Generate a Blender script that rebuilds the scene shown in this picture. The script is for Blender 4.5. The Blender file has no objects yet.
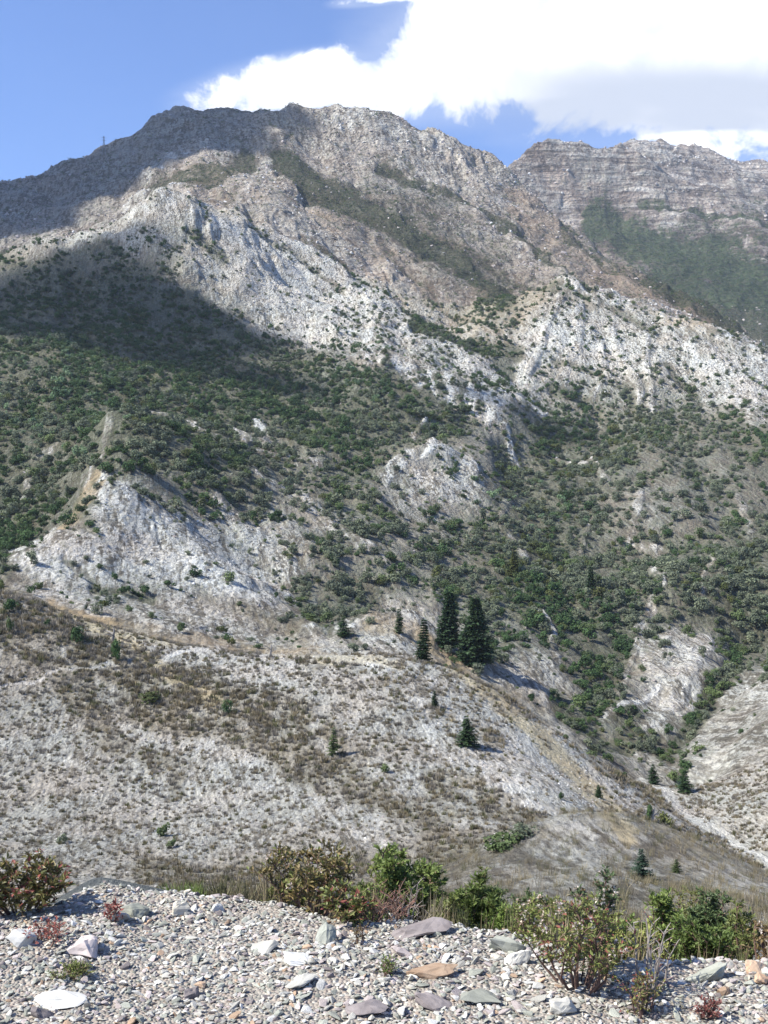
import bpy, bmesh, math, random
import numpy as np
from mathutils import Vector, Matrix, noise as mnoise

# ------------------------------------------------------------------ camera, sky, sun, exposure
sc = bpy.context.scene
col = sc.collection
F = 1123.0                      # focal length in pixels of the 768 x 1024 photograph
CAMZ = 1.7
cam_d = bpy.data.cameras.new('camera')
cam_d.sensor_fit = 'VERTICAL'
cam_d.sensor_height = 36.0
cam_d.lens = F / 1024 * 36.0
cam_d.clip_start = 0.1
cam_d.clip_end = 30000
cam = bpy.data.objects.new('camera', cam_d)
cam.location = (0, 0, CAMZ)
cam.rotation_euler = (math.radians(90), 0, 0)
col.objects.link(cam)
sc.camera = cam

SUN = Vector((-0.70, -0.20, 0.72)).normalized()      # from the ground towards the sun
sun_d = bpy.data.lights.new('sun', 'SUN')
sun_d.energy = 4.4
sun_d.angle = math.radians(0.55)
sun_d.color = (1.0, 0.968, 0.87)
sun = bpy.data.objects.new('sun', sun_d)
sun.rotation_euler = (-SUN).to_track_quat('-Z', 'Y').to_euler()
sun.location = (-60, -30, 80)
col.objects.link(sun)

sc.view_settings.view_transform = 'Standard'
sc.view_settings.look = 'None'
sc.view_settings.gamma = 1.0
sc.view_settings.exposure = 1.02
sc.view_settings.use_curve_mapping = False
sc.render.film_transparent = False
sc.cycles.max_bounces = 5
sc.cycles.diffuse_bounces = 2
sc.cycles.glossy_bounces = 1
sc.cycles.transparent_max_bounces = 4
sc.cycles.volume_bounces = 0
sc.cycles.use_denoising = True

world = bpy.data.worlds.new('World')
sc.world = world
world.use_nodes = True

class NT:
    """small helper to write node trees"""
    def __init__(s, tree):
        s.t = tree
    def n(s, typ, **kw):
        nd = s.t.nodes.new(typ)
        for k, v in kw.items():
            setattr(nd, k, v)
        return nd
    def put(s, sock, v):
        if v is None:
            return
        if isinstance(v, bpy.types.NodeSocket):
            s.t.links.new(v, sock)
        elif isinstance(v, (tuple, list)) and sock.type == 'RGBA' and len(v) == 3:
            sock.default_value = (*v, 1)
        else:
            sock.default_value = v
    def m(s, op, a, b=None, c=None, clamp=False):
        nd = s.n('ShaderNodeMath', operation=op, use_clamp=clamp)
        for i, v in enumerate((a, b, c)):
            s.put(nd.inputs[i], v)
        return nd.outputs[0]
    def mix(s, f, a, b, blend='MIX'):
        nd = s.n('ShaderNodeMix', data_type='RGBA', blend_type=blend)
        s.put(nd.inputs[0], f); s.put(nd.inputs[6], a); s.put(nd.inputs[7], b)
        return nd.outputs[2]
    def sstep(s, x, lo, hi, a=0.0, b=1.0):
        nd = s.n('ShaderNodeMapRange', interpolation_type='SMOOTHSTEP')
        s.put(nd.inputs[0], x); s.put(nd.inputs[1], lo); s.put(nd.inputs[2], hi); s.put(nd.inputs[3], a); s.put(nd.inputs[4], b)
        return nd.outputs[0]
    def noise(s, vec, scale, detail=6, rough=0.6, dist=0.0, lac=2.0):
        nd = s.n('ShaderNodeTexNoise')
        s.put(nd.inputs['Vector'], vec); nd.inputs['Scale'].default_value = scale
        nd.inputs['Detail'].default_value = detail; nd.inputs['Roughness'].default_value = rough
        nd.inputs['Distortion'].default_value = dist; nd.inputs['Lacunarity'].default_value = lac
        return nd.outputs[0]
    def voro(s, vec, scale, feature='F1', out=0, rnd=1.0):
        nd = s.n('ShaderNodeTexVoronoi', feature=feature)
        s.put(nd.inputs['Vector'], vec); nd.inputs['Scale'].default_value = scale
        nd.inputs['Randomness'].default_value = rnd
        return nd.outputs[out]
    def mapping(s, vec, rot=(0, 0, 0), scale=(1, 1, 1), loc=(0, 0, 0)):
        nd = s.n('ShaderNodeMapping')
        s.put(nd.inputs[0], vec)
        nd.inputs[1].default_value = loc
        nd.inputs[2].default_value = rot; nd.inputs[3].default_value = scale
        return nd.outputs[0]

def build_sky():
    w = NT(world.node_tree)
    world.node_tree.nodes.clear()
    out = w.n('ShaderNodeOutputWorld')
    bg = w.n('ShaderNodeBackground')
    sky = w.n('ShaderNodeTexSky', sky_type='NISHITA')
    sky.sun_disc = False
    sky.sun_elevation = math.asin(SUN.z)
    sky.sun_rotation = math.atan2(SUN.x, SUN.y)
    sky.altitude = 500
    sky.air_density = 1.0
    sky.dust_density = 0.4
    sky.ozone_density = 1.6
    tc = w.n('ShaderNodeTexCoord')
    sep = w.n('ShaderNodeSeparateXYZ')
    w.put(sep.inputs[0], tc.outputs['Generated'])
    x, y, z = sep.outputs
    ys = w.m('MAXIMUM', y, 0.05)
    u = w.m('DIVIDE', x, ys)
    v = w.m('DIVIDE', z, ys)
    com = w.n('ShaderNodeCombineXYZ'); w.put(com.inputs[0], u); w.put(com.inputs[1], v)
    base = com.outputs[0]
    n1 = w.noise(base, 13.0, 12, 0.62, 0.5)
    n2 = w.noise(w.mapping(base, scale=(3.0, 9.0, 1), loc=(3, 1, 0)), 1.6, 5, 0.5, 0.3)
    n3 = w.noise(w.mapping(base, scale=(2.2, 7, 1), loc=(7, 4, 0)), 2.0, 6, 0.6)
    def ell(px, py, rx, ry, rot=0.0):
        # 1 at the middle of a cloud bank, 0 at its rim, negative outside
        a, b = (px - 384) / F, (512 - py) / F
        du = w.m('SUBTRACT', u, a); dv = w.m('SUBTRACT', v, b)
        c, s_ = math.cos(rot), math.sin(rot)
        p = w.m('ADD', w.m('MULTIPLY', du, c), w.m('MULTIPLY', dv, s_))
        q = w.m('SUBTRACT', w.m('MULTIPLY', dv, c), w.m('MULTIPLY', du, s_))
        p = w.m('MULTIPLY', p, F / rx); q = w.m('MULTIPLY', q, F / ry)
        r = w.m('SQRT', w.m('ADD', w.m('MULTIPLY', p, p), w.m('MULTIPLY', q, q)))
        return w.m('SUBTRACT', 1.0, r)
    def union(l):
        r = l[0]
        for e in l[1:]:
            r = w.m('SMOOTH_MAX', r, e, 0.15)
        return r
    cov = union([ell(520, 60, 200, 62, 0.10), ell(315, 84, 140, 36, 0.12), ell(620, 30, 250, 110), ell(800, 60, 260, 110), ell(470, 25, 120, 40, 0.3),
                 ell(400, -6, 70, 10, 0.15)])
    # a blue gap opens under the bank beside the summit
    gap = union([ell(455, 150, 70, 26, -0.25), ell(500, 172, 60, 22, 0)])
    c = w.m('ADD', cov, w.m('MULTIPLY', w.m('SUBTRACT', n1, 0.5), 1.7))
    c = w.m('SUBTRACT', c, w.m('MULTIPLY', w.m('MAXIMUM', gap, 0.0), 1.6))
    cover = w.sstep(c, -0.02, 0.30)
    thin = w.m('MULTIPLY', w.sstep(w.m('ADD', cov, w.m('MULTIPLY', n3, 0.5)), 0.05, 0.5), 0.25)
    cover = w.m('MAXIMUM', cover, thin)
    # grey undersides
    dark = union([ell(720, 96, 200, 34, -0.03), ell(570, 116, 130, 26, 0.1), ell(710, 118, 110, 26)])
    dk = w.sstep(w.m('ADD', dark, w.m('MULTIPLY', w.m('SUBTRACT', n2, 0.5), 1.1)), -0.55, 0.6)
    lightb = union([ell(700, 140, 75, 9, 0.05), ell(750, 158, 50, 10, 0)])
    dk = w.m('MULTIPLY', dk, w.m('SUBTRACT', 1.0, w.sstep(w.m('ADD', lightb, w.m('MULTIPLY', w.m('SUBTRACT', n1, 0.5), 0.5)), -0.3, 0.4)))
    bil = w.sstep(w.m('ADD', n1, w.m('MULTIPLY', n2, 0.4)), 0.5, 0.85)
    ccol = w.mix(w.m('MULTIPLY', dk, 1.0), w.mix(bil, (4.6, 4.9, 5.5), (6.6, 6.6, 6.7)), (3.2, 3.5, 4.2))
    # rest of the sky dome: scattered cloud beyond the frame, off by direction
    skyc = w.mix(1.0, sky.outputs[0], (SKYT[0], SKYT[1], SKYT[2]), 'MULTIPLY')
    fin = w.mix(cover, skyc, ccol)
    w.put(bg.inputs[0], fin)
    bg.inputs[1].default_value = 0.11
    w.put(out.inputs[0], bg.outputs[0])

SKYT = (0.64, 0.74, 1.0)
build_sky()

# ------------------------------------------------------------------ small helpers
def tag(o, label=None, cat=None, group=None, kind=None):
    if label: o['label'] = label
    if cat: o['category'] = cat
    if group: o['group'] = group
    if kind: o['kind'] = kind
    return o

def np_mesh(name, V, faces, mats=(), smooth=True):
    """mesh from numpy: V (n,3); faces (m,k) int"""
    me = bpy.data.meshes.new(name)
    V = np.ascontiguousarray(V, dtype=np.float32)
    faces = np.ascontiguousarray(faces, dtype=np.int32)
    m, k = faces.shape
    me.vertices.add(len(V)); me.vertices.foreach_set('co', V.ravel())
    me.loops.add(m * k); me.loops.foreach_set('vertex_index', faces.ravel())
    me.polygons.add(m)
    me.polygons.foreach_set('loop_start', np.arange(0, m * k, k, dtype=np.int32))
    me.polygons.foreach_set('use_smooth', np.full(m, smooth, dtype=bool))
    me.update(calc_edges=True)
    for mt in mats:
        me.materials.append(mt)
    return me

def link(name, me, parent=None):
    o = bpy.data.objects.new(name, me)
    col.objects.link(o)
    if parent is not None:
        o.parent = parent
    return o

def add_color(me, name, C):
    a = me.attributes.new(name, 'FLOAT_COLOR', 'POINT')
    a.data.foreach_set('color', np.ascontiguousarray(C, dtype=np.float32).ravel())

# 2-D gradient noise
_r = np.random.RandomState(5)
PERM = _r.permutation(4096).astype(np.int64)
GA = _r.rand(4096) * 2 * np.pi
GX, GY = np.cos(GA).astype(np.float32), np.sin(GA).astype(np.float32)
def perlin(x, y, seed=0):
    x = np.asarray(x, dtype=np.float64); y = np.asarray(y, dtype=np.float64)
    xi = np.floor(x).astype(np.int64); yi = np.floor(y).astype(np.int64)
    fx = (x - xi).astype(np.float32); fy = (y - yi).astype(np.float32)
    def g(ix, iy, dx, dy):
        h = PERM[(PERM[(ix + seed * 131) & 4095] + iy) & 4095]
        return GX[h] * dx + GY[h] * dy
    sx = fx * fx * fx * (fx * (fx * 6 - 15) + 10); sy = fy * fy * fy * (fy * (fy * 6 - 15) + 10)
    a = g(xi, yi, fx, fy); b = g(xi + 1, yi, fx - 1, fy)
    c = g(xi, yi + 1, fx, fy - 1); d = g(xi + 1, yi + 1, fx - 1, fy - 1)
    return ((a + sx * (b - a)) * (1 - sy) + (c + sx * (d - c)) * sy) * 1.5
def fbm(x, y, o=4, seed=0, gain=0.5):
    r, a = 0, 1.0
    for k in range(o):
        r = r + a * perlin(x * 2 ** k, y * 2 ** k, seed + k); a *= gain
    return r
def smooth(x, lo, hi):
    t = np.clip((x - lo) / (hi - lo), 0, 1)
    return t * t * (3 - 2 * t)
def nrand(*a):
    return _r.rand(*a)
QROWS, QCOLS, QSTONES = 1500, 760, 34000

# ------------------------------------------------------------------ the lie of the land
# ridge lines, gullies and slopes: (pixel x, pixel y, metres away); a point of the ground is where that line of sight is at that distance
CURVES = [
 # below the gravel ledge
 [(-400,1000,7),(0,995,7),(384,992,7),(768,995,7),(1200,1000,7)],
 [(-400,940,10),(0,925,10),(60,897,9.5),(95,878,9.5),(135,889,10),(190,897,10.5),(300,925,11),(400,945,11),(520,950,12),(640,960,12),(768,955,12),(1200,980,12)],
 [(-400,960,24),(0,950,24),(200,945,24),(400,925,24),(520,880,24),(600,872,24),(700,898,24),(768,912,24),(1200,1000,24)],
 # grassy bank on the right
 [(-400,970,42),(0,950,42),(200,930,42),(380,905,42),(430,880,42),(480,850,42),(520,828,42),(560,815,43),(620,812,45),(680,833,45),(730,856,45),(768,876,45),(900,940,45),(1200,1000,45)],
 [(-400,950,75),(0,910,75),(300,900,75),(500,900,75),(620,905,75),(768,950,75),(1200,1050,75)],
 # near hill, its face
 [(-400,850,110),(0,868,110),(200,872,110),(400,858,110),(500,842,110),(600,862,110),(690,900,110),(768,940,105),(1200,1000,100)],
 [(-400,770,140),(0,800,140),(200,800,140),(400,775,140),(520,775,140),(600,810,140),(680,850,130),(768,905,130),(1200,960,120)],
 [(-400,640,175),(0,690,175),(120,712,172),(250,705,170),(400,705,165),(500,735,162),(580,780,160)],
 [(-400,560,210),(-100,580,210),(0,592,208),(60,612,206),(120,632,204),(200,648,202),(270,655,200),(330,655,199),(400,655,195),(450,668,190),(500,693,185),(560,737,178),(620,778,170),(680,818,163),(730,850,158),(768,875,155),(900,935,140),(1200,960,130)],
 # behind the near ridge
 [(-400,620,235),(0,615,235),(120,640,232),(200,655,232),(270,675,235),(400,680,235),(500,712,228),(560,750,220),(620,790,208),(700,840,190),(768,880,175)],
 # creek
 [(480,690,262),(520,705,266),(560,728,268),(600,755,255),(640,782,240),(690,816,215),(730,846,195),(768,866,182),(900,930,160),(1200,950,150)],
 [(-400,600,265),(0,592,265),(100,610,262),(180,625,262),(270,655,258),(330,650,262),(400,650,270)],
 # small pale spur behind the near ridge
 [(300,650,275),(330,640,285),(370,618,305),(400,612,320),(420,640,300)],
 # right hand valley side
 [(700,785,258),(740,790,225),(768,790,212),(900,800,180)],
 [(700,745,290),(740,738,270),(768,725,262),(900,690,240),(1200,640,220)],
 [(740,690,340),(768,680,320),(900,600,330),(1200,520,330)],
 # gully right of the little spur, spur, gully left of it
 [(655,776,262),(680,745,298),(715,705,338),(745,668,385),(768,650,420)],
 [(645,762,278),(660,720,315),(685,680,350),(702,652,390),(700,630,425)],
 [(605,748,272),(612,705,315),(630,665,365),(645,610,430),(655,560,520)],
 [(560,700,300),(560,665,335),(570,640,380)],
 [(470,680,285),(520,672,320),(560,650,350)],
 # mid slope
 [(270,635,300),(330,620,340),(400,630,350),(450,640,360)],
 [(250,580,385),(330,560,410),(420,570,430),(500,590,430),(580,600,425),(720,600,440),(768,590,450),(900,560,460),(1200,500,480)],
 [(180,500,420),(300,500,500),(400,500,540),(500,520,540),(600,520,560),(700,520,560),(768,510,580),(1200,420,600)],
 [(200,420,600),(300,430,620),(400,450,620),(470,460,640),(520,470,650),(620,450,700),(768,440,720),(1200,340,760)],
 # pale outcrop in the scrub
 [(360,480,560),(400,455,585),(430,445,600),(470,470,600)],
 # pale rib running down to the right in the middle
 [(400,360,800),(450,395,770),(490,420,740),(520,470,690)],
 # left: white spur crest, hollow behind it, green slope
 [(-200,640,270),(-60,600,280),(0,572,300),(30,548,318),(60,533,335),(78,512,352),(97,484,376),(108,450,425),(115,410,490)],
 [(-200,650,330),(-60,620,340),(0,592,355),(40,565,375),(70,530,410),(85,500,440)],
 [(150,545,352),(130,490,390),(200,560,350),(100,580,310),(50,590,290),(200,610,310)],
 [(-400,560,420),(-100,560,420),(0,545,420),(40,510,450),(60,470,490)],
 [(-400,380,620),(-100,420,560),(0,440,530),(50,420,560),(100,380,640)],
 [(-400,270,800),(-100,340,720),(0,350,700),(80,350,720),(160,350,760),(240,365,760),(320,385,740),(400,410,700)],
 # mid crest on the left
 [(-400,200,950),(-100,275,930),(0,263,940),(30,244,950),(100,240,970),(130,216,990),(160,207,1010),(195,212,1030),(225,226,1030)],
 [(0,300,860),(100,285,880),(160,270,900),(230,280,930),(280,320,900),(340,350,850)],
 [(-400,250,1150),(-100,320,1150),(0,300,1130),(60,280,1130),(120,255,1150),(150,235,1150)],
 # white nose in the middle right and the hollow left of it
 [(420,330,900),(470,345,880),(520,380,850),(600,400,830),(700,400,830),(768,400,820),(1200,360,800)],
 [(500,300,1010),(540,286,1030),(575,284,1030),(620,298,1000),(700,325,940),(768,352,890),(900,410,800),(1200,440,760)],
 [(560,300,1120),(620,318,1100),(700,345,1050),(768,372,1000),(900,430,900),(1200,460,850)],
 [(300,300,1000),(350,270,1100),(400,260,1150),(450,285,1100),(480,310,1020)],
 [(250,215,1120),(300,225,1180),(380,240,1220),(450,255,1250),(520,260,1280)],
 [(600,290,1250),(680,320,1180),(740,345,1120)],
 [(200,195,1250),(260,180,1350),(330,185,1400),(400,205,1420),(460,225,1450),(530,235,1480),(600,262,1400),(660,292,1300)],
 # left mountain under the skyline
 [(-400,200,1500),(-100,240,1450),(0,240,1420),(80,215,1450),(150,200,1430)],
 [(-400,170,1650),(0,205,1600),(100,180,1620),(180,150,1650),(250,140,1650),(320,140,1680),(400,155,1700),(460,180,1700)],
 # skyline of the main mountain and its right edge
 [(-400,190,1800),(-200,185,1800),(-60,180,1780),(0,177,1760),(35,173,1760),(62,160,1770),(85,158,1775),(100,150,1780),(125,142,1790),(150,123,1800),(178,109,1810),(195,113,1810),(225,116,1820),
  (262,109,1830),(300,108,1840),(340,109,1850),(375,113,1850),(405,123,1850),(430,137,1850),(460,152,1840),(485,160,1840),(498,168,1830),(512,180,1810),(545,210,1760),(590,240,1660),(630,268,1560),(670,288,1460),(700,305,1390),(735,330,1290),(768,354,1190),(900,440,1000),(1200,470,950)],
 # hidden valley behind
 [(-400,330,2050),(0,300,2050),(200,260,2080),(400,260,2100),(500,290,2100),(600,350,2000),(700,400,1800),(768,430,1600),(900,470,1400),(1200,500,1300)],
 # far green slope
 [(560,290,2350),(640,270,2350),(700,310,2150),(768,350,1950),(900,400,1900),(1200,400,1900)],
 [(520,230,2600),(600,222,2600),(660,240,2550),(720,270,2400),(768,285,2350),(900,300,2300),(1200,320,2300)],
 # foot of the far cliffs, cliff top
 [(500,205,2750),(560,205,2780),(620,212,2760),(680,222,2700),(720,238,2650),(768,232,2620),(900,260,2600),(1200,270,2600)],
 [(480,205,2850),(500,184,2860),(513,168,2865),(522,156,2870),(535,146,2880),(555,140,2890),(590,145,2890),(620,150,2890),(650,165,2880),(700,186,2850),(735,200,2800),(768,214,2780),(900,240,2750),(1200,250,2700)],
 [(480,250,3050),(540,200,3050),(600,190,3080),(660,190,3080),(768,225,3050),(1200,270,3000)],
 # farthest skyline
 [(-400,260,3450),(200,240,3450),(480,220,3450),(560,190,3450),(600,165,3440),(622,151,3440),(640,147,3440),(665,147,3440),(700,149,3440),(722,156,3440),(745,164,3440),(768,166,3440),(900,180,3440),(1200,210,3400)],
 [(-400,420,5200),(0,420,5200),(384,420,5200),(768,420,5200),(1200,420,5200)],
]
def densify(c, step=45):
    out = []
    for a, b in zip(c[:-1], c[1:]):
        n = max(1, min(4, int(abs(b[0] - a[0]) / step)))
        for k in range(n):
            f = k / n
            out.append((a[0] + (b[0] - a[0]) * f, a[1] + (b[1] - a[1]) * f, a[2] * (b[2] / a[2]) ** f))
    out.append(c[-1])
    return out
CP = np.array([p for c in CURVES for p in densify(c)], dtype=np.float64)
CU = (CP[:, 0] - 384) / F; CT = (512 - CP[:, 1]) / F; CL = np.log(CP[:, 2])
_A = np.stack([CU, CL], 1)
_D = np.sqrt(((_A[:, None] - _A[None]) ** 2).sum(-1) + 0.012 ** 2)
_N = len(_A)
_P = np.concatenate([np.ones((_N, 1)), _A], 1)
_M = np.zeros((_N + 3, _N + 3)); _M[:_N, :_N] = -_D + np.eye(_N) * 2e-4; _M[:_N, _N:] = _P; _M[_N:, :_N] = _P.T
_W = np.linalg.solve(_M, np.concatenate([CT, np.zeros(3)]))
def tan_elev(u, L):
    sh = u.shape; q = np.stack([u.ravel(), L.ravel()], 1); r = np.empty(len(q))
    for i in range(0, len(q), 20000):
        b = q[i:i + 20000]
        d = np.sqrt((b[:, None, 0] - _A[None, :, 0]) ** 2 + (b[:, None, 1] - _A[None, :, 1]) ** 2 + 0.012 ** 2)
        r[i:i + 20000] = -d @ _W[:_N] + _W[_N] + b @ _W[_N + 1:]
    return r.reshape(sh)

L0, L1 = math.log(7.0), math.log(5200.0)
cu = np.linspace(-0.78, 0.78, 391); cl = np.linspace(L0, L1, 1100)
CUu, CLl = np.meshgrid(cu, cl)
CG = tan_elev(CUu, CLl)
def bil(G, u, L, us=cu, ls=cl):
    fu = np.clip((u - us[0]) / (us[1] - us[0]), 0, len(us) - 1.001); fl = np.clip((L - ls[0]) / (ls[1] - ls[0]), 0, len(ls) - 1.001)
    iu = fu.astype(int); il = fl.astype(int); a = fu - iu; b = fl - il
    return (G[il, iu] * (1 - a) + G[il, iu + 1] * a) * (1 - b) + (G[il + 1, iu] * (1 - a) + G[il + 1, iu + 1] * a) * b

# rows of the sheet: closer together where the ground is seen face-on
inf = np.abs(cu) < 0.36
runmax = np.maximum.accumulate(CG, axis=0)
vis = (CG >= runmax - 0.004)
dpy = np.abs(np.gradient(CG, axis=0)) * F * vis
dens = np.percentile(dpy[:, inf], 88, axis=1) + 0.12
dens = np.convolve(dens, np.ones(9) / 9, 'same')
cum = np.concatenate([[0], np.cumsum(dens[:-1])])
NR = QROWS
Ls = np.interp(np.linspace(0, cum[-1], NR), cum, cl)
# columns: pixel fine inside the view, coarse outside
ui = np.linspace(-0.375, 0.375, QCOLS); uo = 0.375 + (0.78 - 0.375) * np.linspace(0, 1, 90)[1:] ** 1.6
uf = np.array([0.9, 1.1, 1.4, 1.8, 2.4])
Us = np.concatenate([-uf[::-1], -uo[::-1], ui, uo, uf])
U, L = np.meshgrid(Us, Ls)
T = bil(CG, np.clip(U, -0.78, 0.78), L)
D = np.exp(L)
PX = 384 + F * U; PY = 512 - F * T

# ---------------- what covers it: read off the photograph in cells of 32 pixels (rows from y = 96)
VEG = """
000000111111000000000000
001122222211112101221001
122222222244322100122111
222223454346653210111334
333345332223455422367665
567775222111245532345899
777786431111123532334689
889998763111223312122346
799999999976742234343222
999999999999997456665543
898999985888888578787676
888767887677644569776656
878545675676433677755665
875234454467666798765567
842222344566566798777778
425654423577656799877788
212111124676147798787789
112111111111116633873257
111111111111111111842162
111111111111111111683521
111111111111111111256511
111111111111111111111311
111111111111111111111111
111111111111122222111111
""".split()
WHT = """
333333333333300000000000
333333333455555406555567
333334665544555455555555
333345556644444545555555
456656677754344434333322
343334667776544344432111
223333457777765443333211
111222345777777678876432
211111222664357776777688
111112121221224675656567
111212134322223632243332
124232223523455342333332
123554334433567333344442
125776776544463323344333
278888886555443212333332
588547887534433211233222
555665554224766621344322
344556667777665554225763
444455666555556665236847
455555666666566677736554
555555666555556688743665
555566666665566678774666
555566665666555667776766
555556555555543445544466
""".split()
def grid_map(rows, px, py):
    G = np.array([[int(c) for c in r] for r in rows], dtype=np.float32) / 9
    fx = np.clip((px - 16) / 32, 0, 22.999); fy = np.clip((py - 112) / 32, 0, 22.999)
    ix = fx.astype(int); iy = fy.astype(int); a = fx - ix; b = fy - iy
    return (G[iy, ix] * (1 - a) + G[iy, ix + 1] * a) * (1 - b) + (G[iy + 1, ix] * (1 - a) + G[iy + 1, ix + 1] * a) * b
def stroke(px, py, pts, w):
    """distance field of a line drawn on the slope: 1 on it, 0 at w pixels"""
    d = np.full(px.shape, 1e9, dtype=np.float32)
    for (x0, y0), (x1, y1) in zip(pts[:-1], pts[1:]):
        vx, vy = x1 - x0, y1 - y0
        t = np.clip(((px - x0) * vx + (py - y0) * vy) / (vx * vx + vy * vy), 0, 1)
        d = np.minimum(d, np.hypot(px - x0 - t * vx, py - y0 - t * vy))
    return 1 - smooth(d, w * 0.35, w)
PALE = [([(430, 735), (520, 790), (605, 838)], 26, 1.0), ([(300, 735), (420, 790), (520, 840)], 13, .85), ([(120, 720), (220, 760), (330, 812), (400, 850)], 20, .85), ([(270, 660), (380, 682), (470, 722)], 16, .9),
 ([(0, 642), (60, 650), (110, 690)], 12, .75), ([(560, 760), (636, 838)], 8, .9), ([(0, 740), (60, 760), (110, 800)], 30, .75), ([(480, 846), (530, 836), (560, 850)], 13, .85), ([(350, 655), (470, 690), (560, 760)], 12, .8), ([(200, 790), (160, 840)], 22, .7)]
BROAD = [([(200, 200), (300, 285), (400, 365), (490, 425)], 70, .008), ([(420, 315), (520, 370), (600, 440)], 50, -.007), ([(320, 190), (430, 245), (520, 300)], 40, -.005),
 ([(385, 485), (470, 470)], 44, .0045), ([(540, 470), (580, 560), (595, 660)], 60, -.008), ([(100, 310), (200, 380), (300, 400)], 60, -.007), ([(560, 290), (540, 370)], 30, .005), ([(650, 310), (650, 400)], 30, .004),
 ([(700, 330), (760, 420)], 40, .005), ([(520, 200), (590, 260), (660, 300)], 30, -.003), ([(640, 470), (700, 560), (690, 640)], 50, .006), ([(320, 480), (400, 560), (420, 600)], 40, .005), ([(260, 130), (200, 160), (150, 200)], 30, .004)]
# bare ribs of rock, and hollows filled with scrub: (line, width, strength)
RIBS = [([(150, 186), (180, 162), (206, 156)], 9, .8), ([(212, 240), (238, 218), (252, 192)], 12, .85),
 ([(135, 212), (185, 210), (228, 232), (262, 262), (300, 300), (350, 342), (400, 372), (450, 398), (488, 420)], 22, .92),
 ([(330, 114), (400, 130), (445, 152)], 20, .75), ([(270, 235), (330, 255), (400, 300), (430, 330)], 26, .8), ([(345, 196), (420, 236), (470, 262)], 4, .8),
 ([(400, 172), (450, 196), (500, 232), (560, 275)], 12, .72), ([(445, 160), (500, 200), (540, 225)], 8, .7), ([(300, 230), (260, 205), (300, 185)], 8, .7),
 ([(555, 290), (640, 306), (720, 340), (800, 362)], 10, 1), ([(560, 300), (548, 335), (528, 378)], 6, .95), ([(580, 305), (578, 345), (562, 388)], 7, .95),
 ([(612, 325), (622, 362), (640, 402)], 6, .95), ([(650, 340), (646, 380), (654, 412)], 6, .95), ([(600, 340), (606, 380), (590, 400)], 4, .9), ([(680, 335), (712, 372), (755, 412)], 18, .95),
 ([(480, 396), (512, 406)], 6, 1), ([(488, 402), (487, 434)], 6, 1), ([(505, 436), (520, 470)], 6, .85), ([(512, 402), (545, 412)], 4, .9),
 ([(100, 490), (150, 530), (200, 560), (255, 592)], 30, 1.1), ([(20, 562), (58, 542), (100, 560)], 22, .95), ([(220, 500), (280, 560), (310, 600)], 12, .7),
 ([(385, 486), (410, 462), (432, 452), (472, 474)], 12, .95), ([(420, 475), (450, 500)], 8, .8), ([(412, 440), (425, 424)], 5, .9), ([(150, 404), (190, 424), (232, 446)], 3.5, .8), ([(250, 466), (330, 528), (385, 566)], 6, .7),
 ([(232, 425), (250, 442)], 7, .95), ([(258, 418), (268, 436)], 8, .95), ([(262, 452), (320, 470)], 5, .6), ([(110, 400), (112, 425), (100, 460)], 7, .6), ([(60, 445), (30, 470), (22, 500)], 6, .6),
 ([(555, 445), (585, 456)], 4, .85), ([(592, 452), (604, 480)], 4, .8), ([(600, 500), (580, 540)], 5, .7), ([(640, 500), (630, 540), (660, 560)], 6, .7), ([(652, 570), (668, 590)], 6, .8), ([(740, 500), (750, 530)], 8, .6),
 ([(520, 480), (500, 520), (530, 560)], 5, .6), ([(720, 550), (700, 600)], 5, .6),
 ([(702, 652), (672, 700), (642, 752)], 15, .9), ([(648, 600), (636, 640), (620, 690)], 6, .6), ([(540, 600), (560, 650)], 6, .7), ([(300, 640), (370, 622), (400, 640)], 12, .8),
 ([(525, 160), (560, 180), (610, 190), (660, 200)], 5, .7), ([(560, 165), (640, 172)], 4, .6), ([(640, 225), (700, 212), (760, 226)], 7, .85), ([(690, 235), (768, 262)], 4, .6), ([(740, 240), (768, 250)], 5, .7),
 ([(630, 155), (700, 160), (760, 190)], 14, .8), ([(512, 165), (530, 190), (560, 215)], 10, .7), ([(590, 280), (600, 305)], 3, .7), ([(705, 290), (730, 320)], 6, .7)]
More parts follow.
